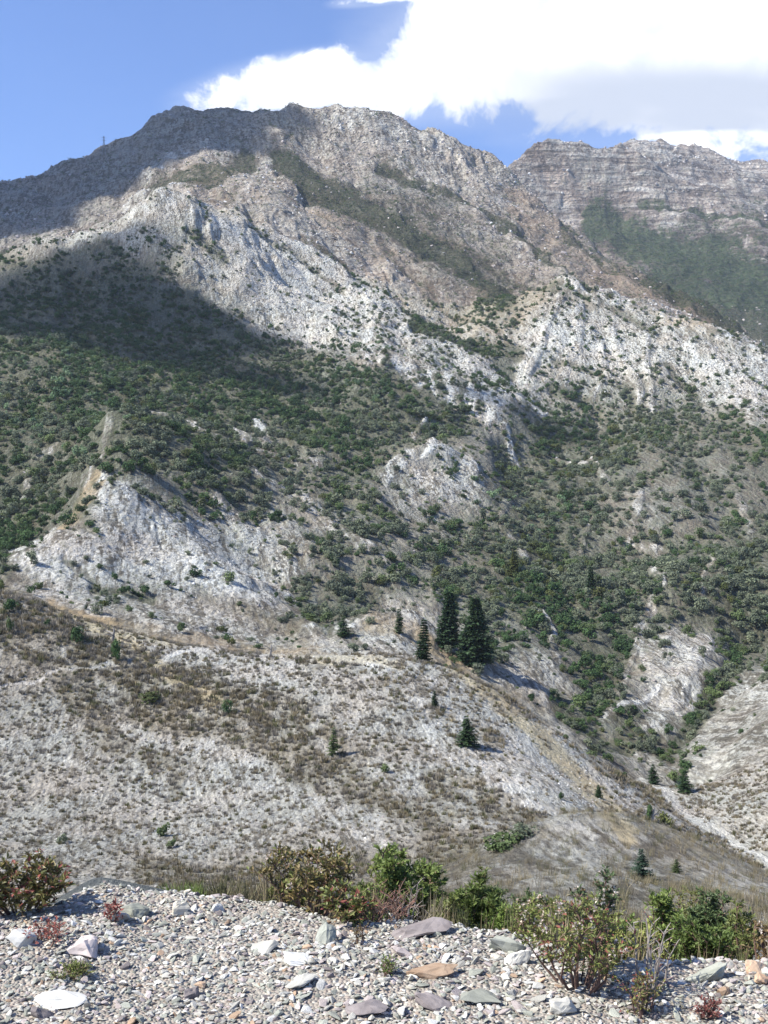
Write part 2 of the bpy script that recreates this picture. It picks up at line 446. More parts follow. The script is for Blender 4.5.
HOLLOWS = [([(30, 290), (130, 290), (210, 330), (290, 378)], 44, .95), ([(0, 262), (60, 262), (120, 250)], 12, .8), ([(285, 160), (330, 186), (390, 215), (440, 250), (505, 290)], 20, .95), ([(375, 166), (430, 190), (480, 214), (545, 252)], 7, .85), ([(150, 196), (190, 190), (222, 178), (250, 160)], 13, .8),
 ([(300, 172), (360, 185)], 8, .8), ([(300, 250), (360, 285), (430, 325)], 5, .7), ([(460, 200), (520, 240), (590, 290)], 5, .75), ([(400, 260), (450, 300), (500, 325)], 5, .6), ([(560, 225), (610, 265), (660, 290)], 5, .7), ([(250, 235), (300, 262), (340, 300)], 4, .6), ([(340, 140), (400, 165), (440, 190)], 4, .55), ([(455, 238), (500, 262), (560, 300)], 6, .7), ([(600, 218), (660, 245), (720, 262), (800, 300)], 34, 1), ([(660, 280), (740, 320), (800, 350)], 26, 1), ([(640, 204), (700, 214), (770, 226)], 5, .8),
 ([(420, 322), (470, 342), (515, 352)], 14, .9), ([(490, 345), (510, 372)], 12, .8), ([(555, 360), (600, 372)], 5, .7), ([(556, 385), (600, 402)], 9, .9), ([(620, 385), (636, 412)], 6, .8), ([(668, 370), (700, 402)], 7, .8), ([(530, 285), (590, 300)], 4, .7),
 ([(600, 300), (650, 330)], 4, .6), ([(380, 240), (430, 290)], 6, .5), ([(100, 250), (60, 262)], 10, .7), ([(190, 240), (225, 270)], 6, .7), ([(620, 620), (600, 680), (590, 715)], 20, 1), ([(560, 700), (600, 740), (650, 745)], 16, 1),
 ([(750, 640), (710, 700), (670, 755)], 15, 1), ([(300, 590), (330, 628)], 16, .9), ([(95, 585), (150, 598)], 9, .9), ([(500, 460), (540, 500), (560, 560), (590, 640)], 16, .85), ([(60, 560), (100, 580)], 5, .6)]
def cover(u, L, px, py):
    """veg, white, brown, tan at ground points"""
    wx = fbm(u * 22, L * 14, 3, 40) * 13; wy = fbm(u * 22 + 9, L * 14, 3, 50) * 9
    qx, qy = px + wx, py + wy
    d = np.exp(L)
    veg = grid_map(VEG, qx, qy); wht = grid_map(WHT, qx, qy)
    hill = (L < math.log(236)) & (py > 560)
    brown = np.zeros_like(veg); tan = np.zeros_like(veg)
    jx, jy = px + wx * 0.6, py + wy * 0.6
    b = lambda pts, w, k: k * stroke(jx, jy, pts, w)
    brown = np.maximum.reduce([brown,
        b([(-60, 600), (20, 635), (110, 665), (200, 700), (280, 715), (340, 760)], 34, 0.95),
        b([(120, 690), (160, 720), (260, 740), (330, 780), (420, 815), (500, 835)], 20, 0.75),
        b([(60, 660), (90, 720), (160, 715)], 22, 0.6), b([(0, 600), (40, 625), (90, 655)], 26, 0.9),
        b([(430, 800), (480, 800), (520, 825), (470, 845), (430, 855)], 34, 1.0),
        b([(150, 870), (230, 880), (330, 875), (400, 860)], 24, 0.9),
        b([(480, 850), (560, 812), (640, 820), (768, 880)], 12, 0.7),
        b([(500, 690), (560, 720), (600, 760), (660, 800)], 15, 0.6),
        b([(200, 595), (250, 615), (300, 640)], 14, 0.6), b([(270, 660), (350, 670), (420, 700), (500, 740)], 9, 0.5),
        b([(110, 745), (180, 770), (170, 800)], 14, 0.5), b([(300, 770), (360, 800), (440, 830)], 12, 0.5)])
    tan = np.maximum.reduce([tan,
        b([(50, 606), (90, 622), (130, 640), (160, 668), (190, 688), (215, 700)], 11, 1.0),
        b([(120, 628), (170, 640), (220, 640), (300, 655), (400, 662)], 9, 0.6),
        b([(420, 640), (480, 690), (540, 735), (590, 790), (630, 835)], 13, 0.9),
        b([(370, 625), (420, 640)], 14, 0.6), b([(100, 478), (76, 512), (62, 530)], 6, 0.8),
        b([(195, 190), (330, 225), (420, 300), (500, 320), (560, 240)], 36, 0.32), b([(520, 205), (570, 255), (650, 295), (700, 320)], 26, 0.55),
        b([(640, 235), (560, 190), (620, 200)], 20, 0.35)])
    line = np.maximum.reduce([0.75 * stroke(jx, jy, [(-40, 700), (0, 686), (40, 678), (60, 672), (104, 662), (118, 668)], 3.4),
        stroke(px, py, [(155, 668), (168, 656), (184, 650), (210, 650)], 3.6), stroke(px, py, [(262, 655), (330, 655), (390, 668)], 3.5),
        stroke(jx, jy, [(588, 725), (606, 712), (640, 700), (655, 690)], 5), stroke(jx, jy, [(640, 778), (670, 800), (700, 825), (740, 846), (768, 864)], 7),
        0.55 * stroke(jx, jy, [(655, 600), (640, 640), (648, 680)], 6),
        stroke(jx, jy, [(445, 735), (500, 775), (560, 815)], 8) * 0.7,
        stroke(jx, jy, [(330, 740), (400, 790), (470, 830)], 7) * 0.5])
    line = line * (d < 520)
    wht = np.maximum(wht, line * 1.15)
    veg = veg * (1 - np.clip(line, 0, 1) * 0.9); brown = brown * (1 - np.clip(line, 0, 1))
    # crisp white places
    bl = lambda x, y, rx, ry: 1 - smooth(np.hypot((qx - x) / rx, (qy - y) / ry), 0.55, 1.0)
    w2 = np.maximum.reduce([bl(50, 560, 52, 34), bl(150, 545, 80, 45), bl(210, 575, 70, 35), bl(500, 410, 16, 18), bl(258, 428, 12, 14),
                            bl(545, 370, 45, 22), bl(720, 380, 55, 34), bl(640, 320, 100, 22)])
    wht = np.maximum(wht, w2 * np.where((py < 400) & (px > 480), 0.62, 0.82))
    pale = np.maximum.reduce([stroke(px + wx, py + wy, p, w) * k for p, w, k in PALE]) * (L < math.log(236)) * np.clip(0.72 + 0.9 * fbm(u * 80, L * 26, 3, 68), 0, 1)
    wht = np.maximum(wht, pale); brown = brown * (1 - 0.8 * pale)
    kx, ky = px + wx * 0.45, py + wy * 0.45
    rib = np.maximum.reduce([stroke(kx, ky, p, w) * k for p, w, k in RIBS]) * (L > math.log(236))
    hol = np.maximum.reduce([stroke(kx, ky, p, w) * k for p, w, k in HOLLOWS]) * (L > math.log(236))
    br = np.clip(0.68 + 1.0 * fbm(u * 110, L * 40, 3, 60), 0.1, 1)
    wht = np.maximum(wht * (1 - 0.55 * hol), rib * br); veg = np.maximum(veg * (1 - 0.85 * rib * br), hol * 0.92)
    grey = stroke(px, py, [(40, 895), (95, 872), (150, 890), (300, 912)], 22) * (d < 16)
    brown = brown * np.clip(0.75 + 0.8 * fbm(u * 60, L * 22, 3, 66), 0, 1)
    return veg, np.clip(wht, 0, 1.1), brown, tan, grey, rib - hol
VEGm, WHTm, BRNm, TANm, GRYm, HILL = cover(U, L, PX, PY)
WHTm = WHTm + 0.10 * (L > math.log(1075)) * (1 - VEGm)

# ---------------- relief: crags, rills and boulders, in proportion to the distance so that all slopes are equally rough
def relief(u, L, px, py, veg, wht, rh):
    wu = u + 0.010 * fbm(u * 16, L * 10, 3, 3); wl = L + 0.022 * fbm(u * 16 + 5, L * 10, 3, 6)
    D_ = np.exp(L)
    far = smooth(L, math.log(600), math.log(1000)); near = 1 - smooth(L, math.log(215), math.log(250))
    z = 0
    pm = np.clip(0.9 + 0.9 * fbm(u * 22, L * 14, 3, 33), 0.35, 1.6)
    amps = {12: .0040, 24: .0032, 48: .0019, 96: .0010, 190: .00055, 380: .00032}
    for kk, a in amps.items():
        n = perlin(wu * kk, wl * kk * 0.55, int(kk))
        r = 0.5 - np.abs(perlin(wu * kk + 31, wl * kk * 0.45, int(kk) + 7))
        z = z + a * (1 if kk < 40 else pm) * (n * (0.75 + 0.25 * far) + (r - 0.22) * (0.8 + 0.9 * far)) * (1 - 0.72 * near if kk > 40 else 1 - 0.85 * near)
    # rills and strata running down to the right
    ca, sa = math.cos(1.15), math.sin(1.15)
    rx = wu * ca + wl * sa * 0.42; ry = -wu * sa + wl * ca * 0.42
    for kk, a in ((26, .0040), (50, .0024), (110, .0012), (240, .0005)):
        z = z + a * (0.38 - np.abs(perlin(rx * kk, ry * kk * 0.22, int(kk) + 3)) * 1.6) * (0.45 + 0.75 * far - 0.12 * near)
    # ledges of the cliffs
    cliff = stroke(px, py, [(500, 175), (560, 165), (640, 190), (720, 205), (790, 225)], 34) * (L > math.log(2500))
    for kk, a in ((160, .0011), (60, .0018)):
        z = z + 1.8 * a * cliff * (0.5 - np.abs(perlin(u * kk * 0.5, L * 60, kk)))
    z = z * (0.12 + 0.88 * smooth(L, math.log(9), math.log(60))) 
    for pts, w_, a_ in BROAD:
        z = z + a_ * stroke(px + 8 * perlin(u * 30, L * 20, 8), py, pts, w_) * (L > math.log(300))
    z = z * (1 - 0.45 * stroke(px, py, [(540, 330), (780, 392)], 90) * (L < math.log(1075)) - 0.2 * stroke(px, py, [(60, 560), (250, 580)], 60) * (L < math.log(500)))
    return z + 0.0028 * rh
T2 = T + relief(U, L, PX, PY, VEGm, WHTm, HILL)
Z = CAMZ + T2 * D
X = U * D

# coarse lookup of the finished surface, to stand things on it
def ground_z(x, y):
    u = np.asarray(x, dtype=float) / y; Lq = np.log(y)
    fu = np.interp(u, Us, np.arange(len(Us))); fl = np.interp(Lq, Ls, np.arange(NR))
    iu = np.clip(fu.astype(int), 0, len(Us) - 2); il = np.clip(fl.astype(int), 0, NR - 2); a = fu - iu; b = fl - il
    return (Z[il, iu] * (1 - a) + Z[il, iu + 1] * a) * (1 - b) + (Z[il + 1, iu] * (1 - a) + Z[il + 1, iu + 1] * a) * b
INCOL = np.where(np.abs(Us) < 0.36)[0]
_PYF = 512 - F * T2
_RM = np.minimum.accumulate(np.vstack([np.full((1, len(Us)), 1e9), _PYF[:-1]]), axis=0)
VISM = _PYF <= _RM + 0.6            # vertices the camera can see
def hit(px, py, dmin=7):
    """the ground point seen at pixel (px, py)"""
    j = int(np.argmin(np.abs(PX[0] - px)))
    ok = np.where((_PYF[:, j] <= py) & VISM[:, j] & (D[:, j] > dmin))[0]
    i = ok[0]
    return Vector((X[i, j], D[i, j], Z[i, j]))

# ------------------------------------------------------------------ ground materials
def mat_ground(name, s, veg_col, soil, mid, white, tan_col, brown_col, aniso=0.4, con=3.0, strata=0.0, vmax=0.93):
    m = bpy.data.materials.new(name); m.use_nodes = True
    t = NT(m.node_tree); bs = m.node_tree.nodes['Principled BSDF']
    bs.inputs['Roughness'].default_value = 0.95
    bs.inputs['Specular IOR Level'].default_value = 0.15
    co = t.n('ShaderNodeTexCoord').outputs['Object']
    at = t.n('ShaderNodeAttribute', attribute_name='cover'); sp = t.n('ShaderNodeSeparateColor'); t.put(sp.inputs[0], at.outputs['Color'])
    veg, wht, brn = sp.outputs; tan = at.outputs['Alpha']
    gry = t.n('ShaderNodeAttribute', attribute_name='grey').outputs['Fac']
    n1 = t.noise(t.mapping(co, scale=(1, aniso, 0.8)), 0.35 / s, 10, 0.72)
    n2 = t.noise(t.mapping(co, loc=(31, 7, 3), scale=(1, aniso, 0.8)), 1.3 / s, 8, 0.75)
    streak = t.noise(t.mapping(t.mapping(co, rot=(0, 0, -0.22)), scale=(1.0, aniso * 0.16, 0.25), loc=(5, 50, 0)), 0.9 / s, 7, 0.72, 0.3)
    vo = t.voro(co, 0.8 / s, 'F1'); ve = t.voro(t.mapping(co, scale=(1, 0.6, 1.4)), 0.45 / s, 'DISTANCE_TO_EDGE')
    comb = t.m('ADD', t.m('MULTIPLY', n1, 0.9), t.m('ADD', t.m('MULTIPLY', n2, 0.8), t.m('MULTIPLY', streak, 1.0)))   # mean 1.2
    patch = t.noise(t.mapping(co, loc=(90, 3, 0), scale=(1, 0.6, 1)), 0.07 / s, 5, 0.6)
    conv = t.m('MULTIPLY', con, t.sstep(patch, 0.3, 0.7, 0.45, 1.35))
    w = t.m('ADD', wht, t.m('MULTIPLY', t.m('SUBTRACT', comb, 1.35), conv))
    if strata:
        bed = t.noise(t.mapping(co, scale=(0.12, 0.12, 1.0)), 0.6 / s, 6, 0.62, 0.6)
        w = t.m('ADD', w, t.m('MULTIPLY', t.m('SUBTRACT', bed, 0.5), strata))
    c = t.mix(t.sstep(w, 0.10, 0.50), soil, mid)
    c = t.mix(t.sstep(w, 0.56, 0.98), c, white)
    tn = t.m('MULTIPLY', tan, t.sstep(t.m('ADD', n1, t.m('MULTIPLY', streak, 0.5)), 0.40, 0.72))
    c = t.mix(tn, c, tan_col)
    bn = t.sstep(t.m('ADD', brn, t.m('MULTIPLY', t.m('SUBTRACT', comb, 1.2), 2.4)), 0.35, 0.95)
    c = t.mix(t.m('MULTIPLY', bn, 0.6), c, brown_col)
    vg = t.sstep(t.m('ADD', veg, t.m('MULTIPLY', t.m('SUBTRACT', t.m('ADD', n1, n2), 1.0), 1.9)), 0.38, 0.80)
    vcol = t.mix(t.noise(co, 0.9 / s, 3, 0.6), tuple(v * 0.6 for v in veg_col), tuple(v * 1.45 for v in veg_col))
    c = t.mix(t.m('MULTIPLY', vg, vmax), c, vcol)
    # hue drift and fine mottling
    big = t.noise(co, 0.06 / s, 4, 0.55)
    c = t.mix(t.sstep(big, 0.35, 0.7), c, t.mix(1.0, c, (1.04, 0.96, 0.92), 'MULTIPLY'))
    c = t.mix(1.0, c, t.mix(t.sstep(n2, 0.3, 0.7), (0.68, 0.68, 0.70), (1.14, 1.13, 1.12)), 'MULTIPLY')
    crack = t.sstep(ve, 0.0, 0.09)
    c = t.mix(t.m('MULTIPLY', t.m('SUBTRACT', 1.0, crack), 0.35), c, soil)
    c = t.mix(gry, c, t.mix(n2, (0.13, 0.14, 0.145), (0.22, 0.23, 0.235)))
    c = t.mix(1.0, c, (0.975, 1.0, 0.965), 'MULTIPLY')
    t.put(bs.inputs['Base Color'], c)
    h = t.m('ADD', t.m('MULTIPLY', n2, 1.0), t.m('MULTIPLY', t.m('MINIMUM', ve, 0.25), 1.3))
    h = t.m('ADD', h, t.m('MULTIPLY', n1, 1.8))
    if strata: h = t.m('ADD', h, t.m('MULTIPLY', bed, strata * 1.2))
    h = t.m('MULTIPLY', h, t.sstep(patch, 0.3, 0.7, 0.55, 1.2))
    h = t.m('SUBTRACT', h, t.m('MULTIPLY', vo, 0.5))
    bp = t.n('ShaderNodeBump'); bp.inputs['Strength'].default_value = 1.0; bp.inputs['Distance'].default_value = s * 1.25
    t.put(bp.inputs['Height'], h); t.put(bs.inputs['Normal'], bp.outputs[0])
    return m
SOIL = (0.20, 0.18, 0.15); MID = (0.36, 0.34, 0.305); WHITE = (0.78, 0.77, 0.745); TANC = (0.46, 0.36, 0.235); BRN = (0.20, 0.17, 0.11)
VC = (0.058, 0.074, 0.034)
M_hill = mat_ground('pale_scree_and_dead_grass', 0.55, (0.08, 0.085, 0.045), (0.21, 0.19, 0.16), (0.375, 0.36, 0.33), (0.66, 0.65, 0.63), (0.60, 0.515, 0.36), BRN, 0.35, 3.4)
M_mid = mat_ground('scrubby_slope', 1.5, VC, SOIL, MID, WHITE, TANC, BRN, 0.45, 4.0, 0.0, 0.62)
M_mt = mat_ground('mountain_rock', 4.5, (0.055, 0.062, 0.036), (0.165, 0.14, 0.118), (0.355, 0.318, 0.288), (0.68, 0.65, 0.61), (0.36, 0.27, 0.205), BRN, 0.6, 3.4, 0.9)
M_far = mat_ground('far_cliff_rock', 9.0, (0.050, 0.078, 0.032), (0.145, 0.115, 0.105), (0.345, 0.295, 0.275), (0.62, 0.58, 0.55), (0.38, 0.29, 0.25), BRN, 0.8, 2.2, 3.2)

def band(name, i0, i1, mat):
    r = slice(i0, i1 + 1); nc = len(Us); nr = i1 + 1 - i0
    V = np.stack([X[r], D[r], Z[r]], -1).reshape(-1, 3)
    a = (np.arange(nr - 1)[:, None] * nc + np.arange(nc - 1)[None]).ravel()
    Fc = np.stack([a, a + 1, a + nc + 1, a + nc], 1)
    me = np_mesh(name, V, Fc, [mat])
    add_color(me, 'cover', np.stack([VEGm[r], WHTm[r], BRNm[r], TANm[r]], -1).reshape(-1, 4))
    g = me.attributes.new('grey', 'FLOAT', 'POINT'); g.data.foreach_set('value', np.ascontiguousarray(GRYm[r], dtype=np.float32).ravel())
    return tag(link(name, me), kind='structure')
row = lambda d: int(np.searchsorted(Ls, math.log(d)))
R1, R2, R3 = row(236), row(1075), row(2150)
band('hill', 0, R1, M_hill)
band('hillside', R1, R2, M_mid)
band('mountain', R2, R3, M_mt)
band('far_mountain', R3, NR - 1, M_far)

# ------------------------------------------------------------------ mesh kit
class MB:
    def __init__(s):
        s.v = []; s.f = []; s.mi = []
    def add(s, vs, fs, mi=0):
        b = len(s.v); s.v.extend([tuple(v) for v in vs]); s.f.extend([tuple(i + b for i in f) for f in fs]); s.mi.extend([mi] * len(fs))
    def tube(s, pts, rad, n=5, mi=0, cap=True):
        pts = [Vector(p) for p in pts]; vs = []; fs = []
        for i, p in enumerate(pts):
            t = (pts[min(i + 1, len(pts) - 1)] - pts[max(i - 1, 0)]).normalized()
            a = t.cross(Vector((0.31, 0.87, 0.2)) if abs(t.z) > 0.9 else Vector((0, 0, 1))).normalized(); b = t.cross(a)
            r = rad[i]
            for k in range(n):
                th = 2 * math.pi * k / n
                vs.append(p + a * (r * math.cos(th)) + b * (r * math.sin(th)))
        for i in range(len(pts) - 1):
            for k in range(n):
                k2 = (k + 1) % n
                fs.append((i * n + k, i * n + k2, (i + 1) * n + k2, (i + 1) * n + k))
        if cap:
            fs.append(tuple(range((len(pts) - 1) * n, len(pts) * n))); fs.append(tuple(range(n - 1, -1, -1)))
        s.add(vs, fs, mi)
    def leaf(s, p, d, w, up, mi=0, fold=0.25):
        """a folded, pointed leaf from p along vector d, w wide"""
        side = d.cross(up)
        if side.length < 1e-6: side = Vector((1, 0, 0))
        side = side.normalized() * (w / 2); nn = side.cross(d).normalized() * (w * fold)
        s.add([p, p + d * 0.5 + side + nn, p + d, p + d * 0.5 - side + nn], [(0, 1, 2), (0, 2, 3)], mi)
    def quad(s, p, a, b, mi=0):
        s.add([p - a - b, p + a - b * 0.6, p + a * 0.7 + b, p - a * 0.8 + b * 0.8], [(0, 1, 2, 3)], mi)
    def mesh(s, name, mats, smooth=False):
        me = bpy.data.meshes.new(name); me.from_pydata(s.v, [], s.f); me.update()
        for m in mats: me.materials.append(m)
        me.polygons.foreach_set('material_index', s.mi)
        me.polygons.foreach_set('use_smooth', [smooth] * len(s.f))
        return me

def mat_leaf(name, c0, c1, transl=0.18, rough=0.75, spec=0.15):
    m = bpy.data.materials.new(name); m.use_nodes = True
    t = NT(m.node_tree); bs = m.node_tree.nodes['Principled BSDF']; out = m.node_tree.nodes['Material Output']
    oi = t.n('ShaderNodeObjectInfo'); ge = t.n('ShaderNodeNewGeometry')
    r = t.m('FRACT', t.m('ADD', oi.outputs['Random'], t.m('MULTIPLY', ge.outputs['Random Per Island'], 0.45)))
    c = t.mix(r, c0, c1)
    c = t.mix(1.0, c, t.mix(ge.outputs['Random Per Island'], (0.7, 0.7, 0.7), (1.3, 1.3, 1.3)), 'MULTIPLY')
    c = t.mix(1.0, c, t.mix(t.m('FRACT', t.m('MULTIPLY', oi.outputs['Random'], 17.3)), (0.72, 0.74, 0.76), (1.34, 1.32, 1.22)), 'MULTIPLY')
    t.put(bs.inputs['Base Color'], c)
    bs.inputs['Roughness'].default_value = rough; bs.inputs['Specular IOR Level'].default_value = spec
    tr = t.n('ShaderNodeBsdfTranslucent'); t.put(tr.inputs[0], c)
    mx = t.n('ShaderNodeMixShader'); mx.inputs[0].default_value = transl
    t.put(mx.inputs[1], bs.outputs[0]); t.put(mx.inputs[2], tr.outputs[0]); t.put(out.inputs[0], mx.outputs[0])
    return m
def mat_plain(name, c0, c1, scale=8.0, rough=0.85, spec=0.2, bump=0.0, stretch=(1, 1, 1)):
    m = bpy.data.materials.new(name); m.use_nodes = True
    t = NT(m.node_tree); bs = m.node_tree.nodes['Principled BSDF']
    oi = t.n('ShaderNodeObjectInfo'); co = t.n('ShaderNodeTexCoord').outputs['Object']
    off = t.n('ShaderNodeCombineXYZ'); t.put(off.inputs[0], t.m('MULTIPLY', oi.outputs['Random'], 37.0))
    ad = t.n('ShaderNodeVectorMath', operation='ADD'); t.put(ad.inputs[0], t.mapping(co, scale=stretch)); t.put(ad.inputs[1], off.outputs[0])
    n = t.noise(ad.outputs[0], scale, 7, 0.65)
    c = t.mix(t.sstep(n, 0.3, 0.7), c0, c1)
    v = t.m('ADD', 0.72, t.m('MULTIPLY', oi.outputs['Random'], 0.56))
    cc = t.n('ShaderNodeCombineXYZ')
    for i in range(3): t.put(cc.inputs[i], v)
    c = t.mix(1.0, c, cc.outputs[0], 'MULTIPLY')
    t.put(bs.inputs['Base Color'], c); bs.inputs['Roughness'].default_value = rough; bs.inputs['Specular IOR Level'].default_value = spec
    if bump:
        bp = t.n('ShaderNodeBump'); bp.inputs['Distance'].default_value = bump; bp.inputs['Strength'].default_value = 0.8
        t.put(bp.inputs['Height'], n); t.put(bs.inputs['Normal'], bp.outputs[0])
    return m
M_bark = mat_plain('grey_brown_bark', (0.09, 0.07, 0.055), (0.17, 0.14, 0.115), 6, bump=0.02, stretch=(1, 1, 0.2))
M_deadwood = mat_plain('weathered_dead_wood', (0.20, 0.18, 0.16), (0.40, 0.37, 0.34), 9)
TONES = [('dark green', mat_leaf('dark_green_leaves', (0.046, 0.082, 0.034), (0.072, 0.122, 0.050))),
         ('olive green', mat_leaf('olive_leaves', (0.084, 0.122, 0.050), (0.126, 0.160, 0.072))),
         ('grey green', mat_leaf('grey_green_leaves', (0.115, 0.14, 0.092), (0.17, 0.188, 0.132))),
         ('yellowish green', mat_leaf('yellow_green_leaves', (0.080, 0.100, 0.036), (0.110, 0.118, 0.046))),
         ('pale green', mat_leaf('pale_blue_green_leaves', (0.13, 0.20, 0.11), (0.20, 0.27, 0.16)))]
M_needles = mat_leaf('dark_conifer_needles', (0.036, 0.068, 0.032), (0.058, 0.098, 0.044), 0.08)

def shrub_mesh(name, mat, seed, n=420, stem=True):
    rs = random.Random(seed); mb = MB()
    lobes = []
    for k in range(rs.randint(5, 8)):
        a = rs.uniform(0, 6.28); r = rs.uniform(0.1, 0.62)
        lobes.append((Vector((r * math.cos(a), r * math.sin(a), rs.uniform(0.30, 0.85))), rs.uniform(0.28, 0.48)))
    for i in range(n):
        c, R = rs.choice(lobes)
        d = Vector((rs.gauss(0, 1), rs.gauss(0, 1), rs.gauss(0.25, 1))).normalized()
        p = c + d * R * (rs.uniform(0.35, 1.0) ** 0.45) * rs.uniform(0.85, 1.12)
        if p.z < 0.04: p.z = rs.uniform(0.04, 0.25)
        nrm = (d + Vector((rs.gauss(0, .55), rs.gauss(0, .55), rs.gauss(0.2, .55)))).normalized()
        a = nrm.orthogonal().normalized(); a.rotate(Matrix.Rotation(rs.uniform(0, 6.28), 3, nrm)); b = nrm.cross(a)
        s = rs.uniform(0.045, 0.095)
        mb.quad(p, a * s, b * s * rs.uniform(0.6, 1.0))
    if stem:
        for k in range(4):
            c, R = rs.choice(lobes)
            mb.tube([(0, 0, -0.15), c * 0.5, c], [0.045, 0.03, 0.012], 4, 1)
    return mb.mesh(name, [mat, M_bark])
SHR = [[shrub_mesh('shrub', m, 10 * i + k + 1) for k in range(5)] for i, (nm, m) in enumerate(TONES)]

def rock_pts(rs, flat=0.6, n=14):
    return [Vector((rs.gauss(0, 1), rs.gauss(0, 1), rs.gauss(0, 1))).normalized() * rs.uniform(0.75, 1.05) for _ in range(n)]
def rock_mesh(name, mat, seed, flat=0.6, n=16, bevel=0.0):
    rs = random.Random(seed); bm = bmesh.new()
    sx, sy, sz = rs.uniform(0.8, 1.25), rs.uniform(0.6, 1.0), rs.uniform(0.35, 0.75) * flat / 0.6
    for p in rock_pts(rs, flat, n):
        bm.verts.new((p.x * sx, p.y * sy, p.z * sz))
    r = bmesh.ops.convex_hull(bm, input=bm.verts)
    bmesh.ops.delete(bm, geom=[g for g in r['geom_interior'] if isinstance(g, bmesh.types.BMVert)], context='VERTS')
    if bevel:
        bmesh.ops.bevel(bm, geom=list(bm.edges), offset=bevel, segments=1, affect='EDGES', clamp_overlap=True)
    me = bpy.data.meshes.new(name); bm.to_mesh(me); bm.free(); me.materials.append(mat)
    return me

# ------------------------------------------------------------------ scattering of what nobody could count
def scatter_object(name, P, rot, scl, idx, protos, label, kind='stuff', group=None):
    me = bpy.data.meshes.new(name)
    n = len(P)
    me.vertices.add(n); me.vertices.foreach_set('co', np.ascontiguousarray(P, dtype=np.float32).ravel())
    a = me.attributes.new('turn', 'FLOAT_VECTOR', 'POINT'); a.data.foreach_set('vector', np.ascontiguousarray(rot, dtype=np.float32).ravel())
    a = me.attributes.new('size', 'FLOAT_VECTOR', 'POINT'); a.data.foreach_set('vector', np.ascontiguousarray(scl, dtype=np.float32).ravel())
    a = me.attributes.new('pick', 'INT', 'POINT'); a.data.foreach_set('value', np.ascontiguousarray(idx, dtype=np.int32))
    o = link(name, me)
    pc = bpy.data.collections.new(name + '_kinds')
    for k, pm in enumerate(protos):
        po = bpy.data.objects.new('%s_kind_%03d' % (name, k), pm); pc.objects.link(po)
    ng = bpy.data.node_groups.new(name + '_scatter', 'GeometryNodeTree')
    ng.interface.new_socket('Geometry', in_out='INPUT', socket_type='NodeSocketGeometry')
    ng.interface.new_socket('Geometry', in_out='OUTPUT', socket_type='NodeSocketGeometry')
    N = ng.nodes; Lk = ng.links
    gi = N.new('NodeGroupInput'); go = N.new('NodeGroupOutput')
    ci = N.new('GeometryNodeCollectionInfo'); ci.inputs[0].default_value = pc
    ci.inputs['Separate Children'].default_value = True; ci.inputs['Reset Children'].default_value = True
    ip = N.new('GeometryNodeInstanceOnPoints'); ip.inputs['Pick Instance'].default_value = True
    def attr(nm, ty):
        x = N.new('GeometryNodeInputNamedAttribute'); x.data_type = ty; x.inputs[0].default_value = nm
        return [q for q in x.outputs if q.enabled and q.name == 'Attribute'][0]
    mp = N.new('GeometryNodeMeshToPoints')
    Lk.new(gi.outputs[0], mp.inputs[0]); Lk.new(mp.outputs[0], ip.inputs['Points'])
    Lk.new(ci.outputs[0], ip.inputs['Instance'])
    Lk.new(attr('pick', 'INT'), ip.inputs['Instance Index'])
    Lk.new(attr('turn', 'FLOAT_VECTOR'), ip.inputs['Rotation'])
    Lk.new(attr('size', 'FLOAT_VECTOR'), ip.inputs['Scale'])
    Lk.new(ip.outputs[0], go.inputs[0])
    md = o.modifiers.new('scatter', 'NODES'); md.node_group = ng
    return tag(o, label, None, group, kind)

RS = np.random.RandomState(11)
AREA = (np.gradient(X, axis=1) * np.gradient(D, axis=0))
AREA = np.abs(AREA)
INF = (np.abs(U) < 0.40).astype(float)
def sample(density, dmin, dmax, hidden=0.12, maxn=60000, lim=0.40):
    """points on the ground; density = things per square metre of plan at every vertex"""
    m = (D >= dmin) & (D < dmax) & (np.abs(U) < lim)
    w = density * AREA * m * np.where(VISM, 1.0, hidden)
    tot = w.sum(); n = min(int(tot), maxn)
    c = np.cumsum(w.ravel()); k = np.searchsorted(c, RS.rand(n) * c[-1]); k = np.minimum(k, w.size - 1)
    i, j = np.unravel_index(k, w.shape)
    i = np.clip(i, 1, NR - 2); j = np.clip(j, 1, len(Us) - 2)
    fi = np.clip(i + RS.rand(n) - 0.5, 0, NR - 1.001); fj = np.clip(j + RS.rand(n) - 0.5, 0, len(Us) - 1.001)
    u = np.interp(fj, np.arange(len(Us)), Us); Lq = np.interp(fi, np.arange(NR), Ls)
    y = np.exp(Lq); x = u * y
    z = ground_z(x, y)
    g = lambda G: G[i, j]
    return x, y, z, i, j
def clump(freq, seed, u=None, L_=None):
    return fbm(U * freq, L * freq * 0.8, 3, seed) if u is None else fbm(u * freq, L_ * freq * .8, 3, seed)

# ---- shrubs of the middle slopes
cl1 = clump(28, 71); cl2 = clump(90, 75)
vv = np.clip(VEGm + 0.48 * cl1 + 0.42 * cl2 - 0.12, 0, 1)
dens = 0.12 * smooth(vv, 0.30, 0.95) * (1.0 + 0.6 * (D < 480)) * (L > math.log(236)) 
dens = dens * (1 - 0.9 * smooth(WHTm, 0.62, 1.0)) + (0.011 * smooth(clump(70, 79), -0.1, 0.4) + 0.016 * (D > 700) * (PX > 330)) * (WHTm > 0.3) * (L > math.log(236))
x, y, z, gi_, gj_ = sample(dens, 236, 1075)
n = len(x); vloc = VEGm[gi_, gj_]; pxs = PX[gi_, gj_]; pys = PY[gi_, gj_]
base = 0.65 + 2.1 * RS.rand(n) ** 2.2 + 0.6 * vloc
rad = base * np.where(RS.rand(n) < 0.12, 1.45, 1.0) * (0.62 + 0.38 * smooth(y, 240, 500))
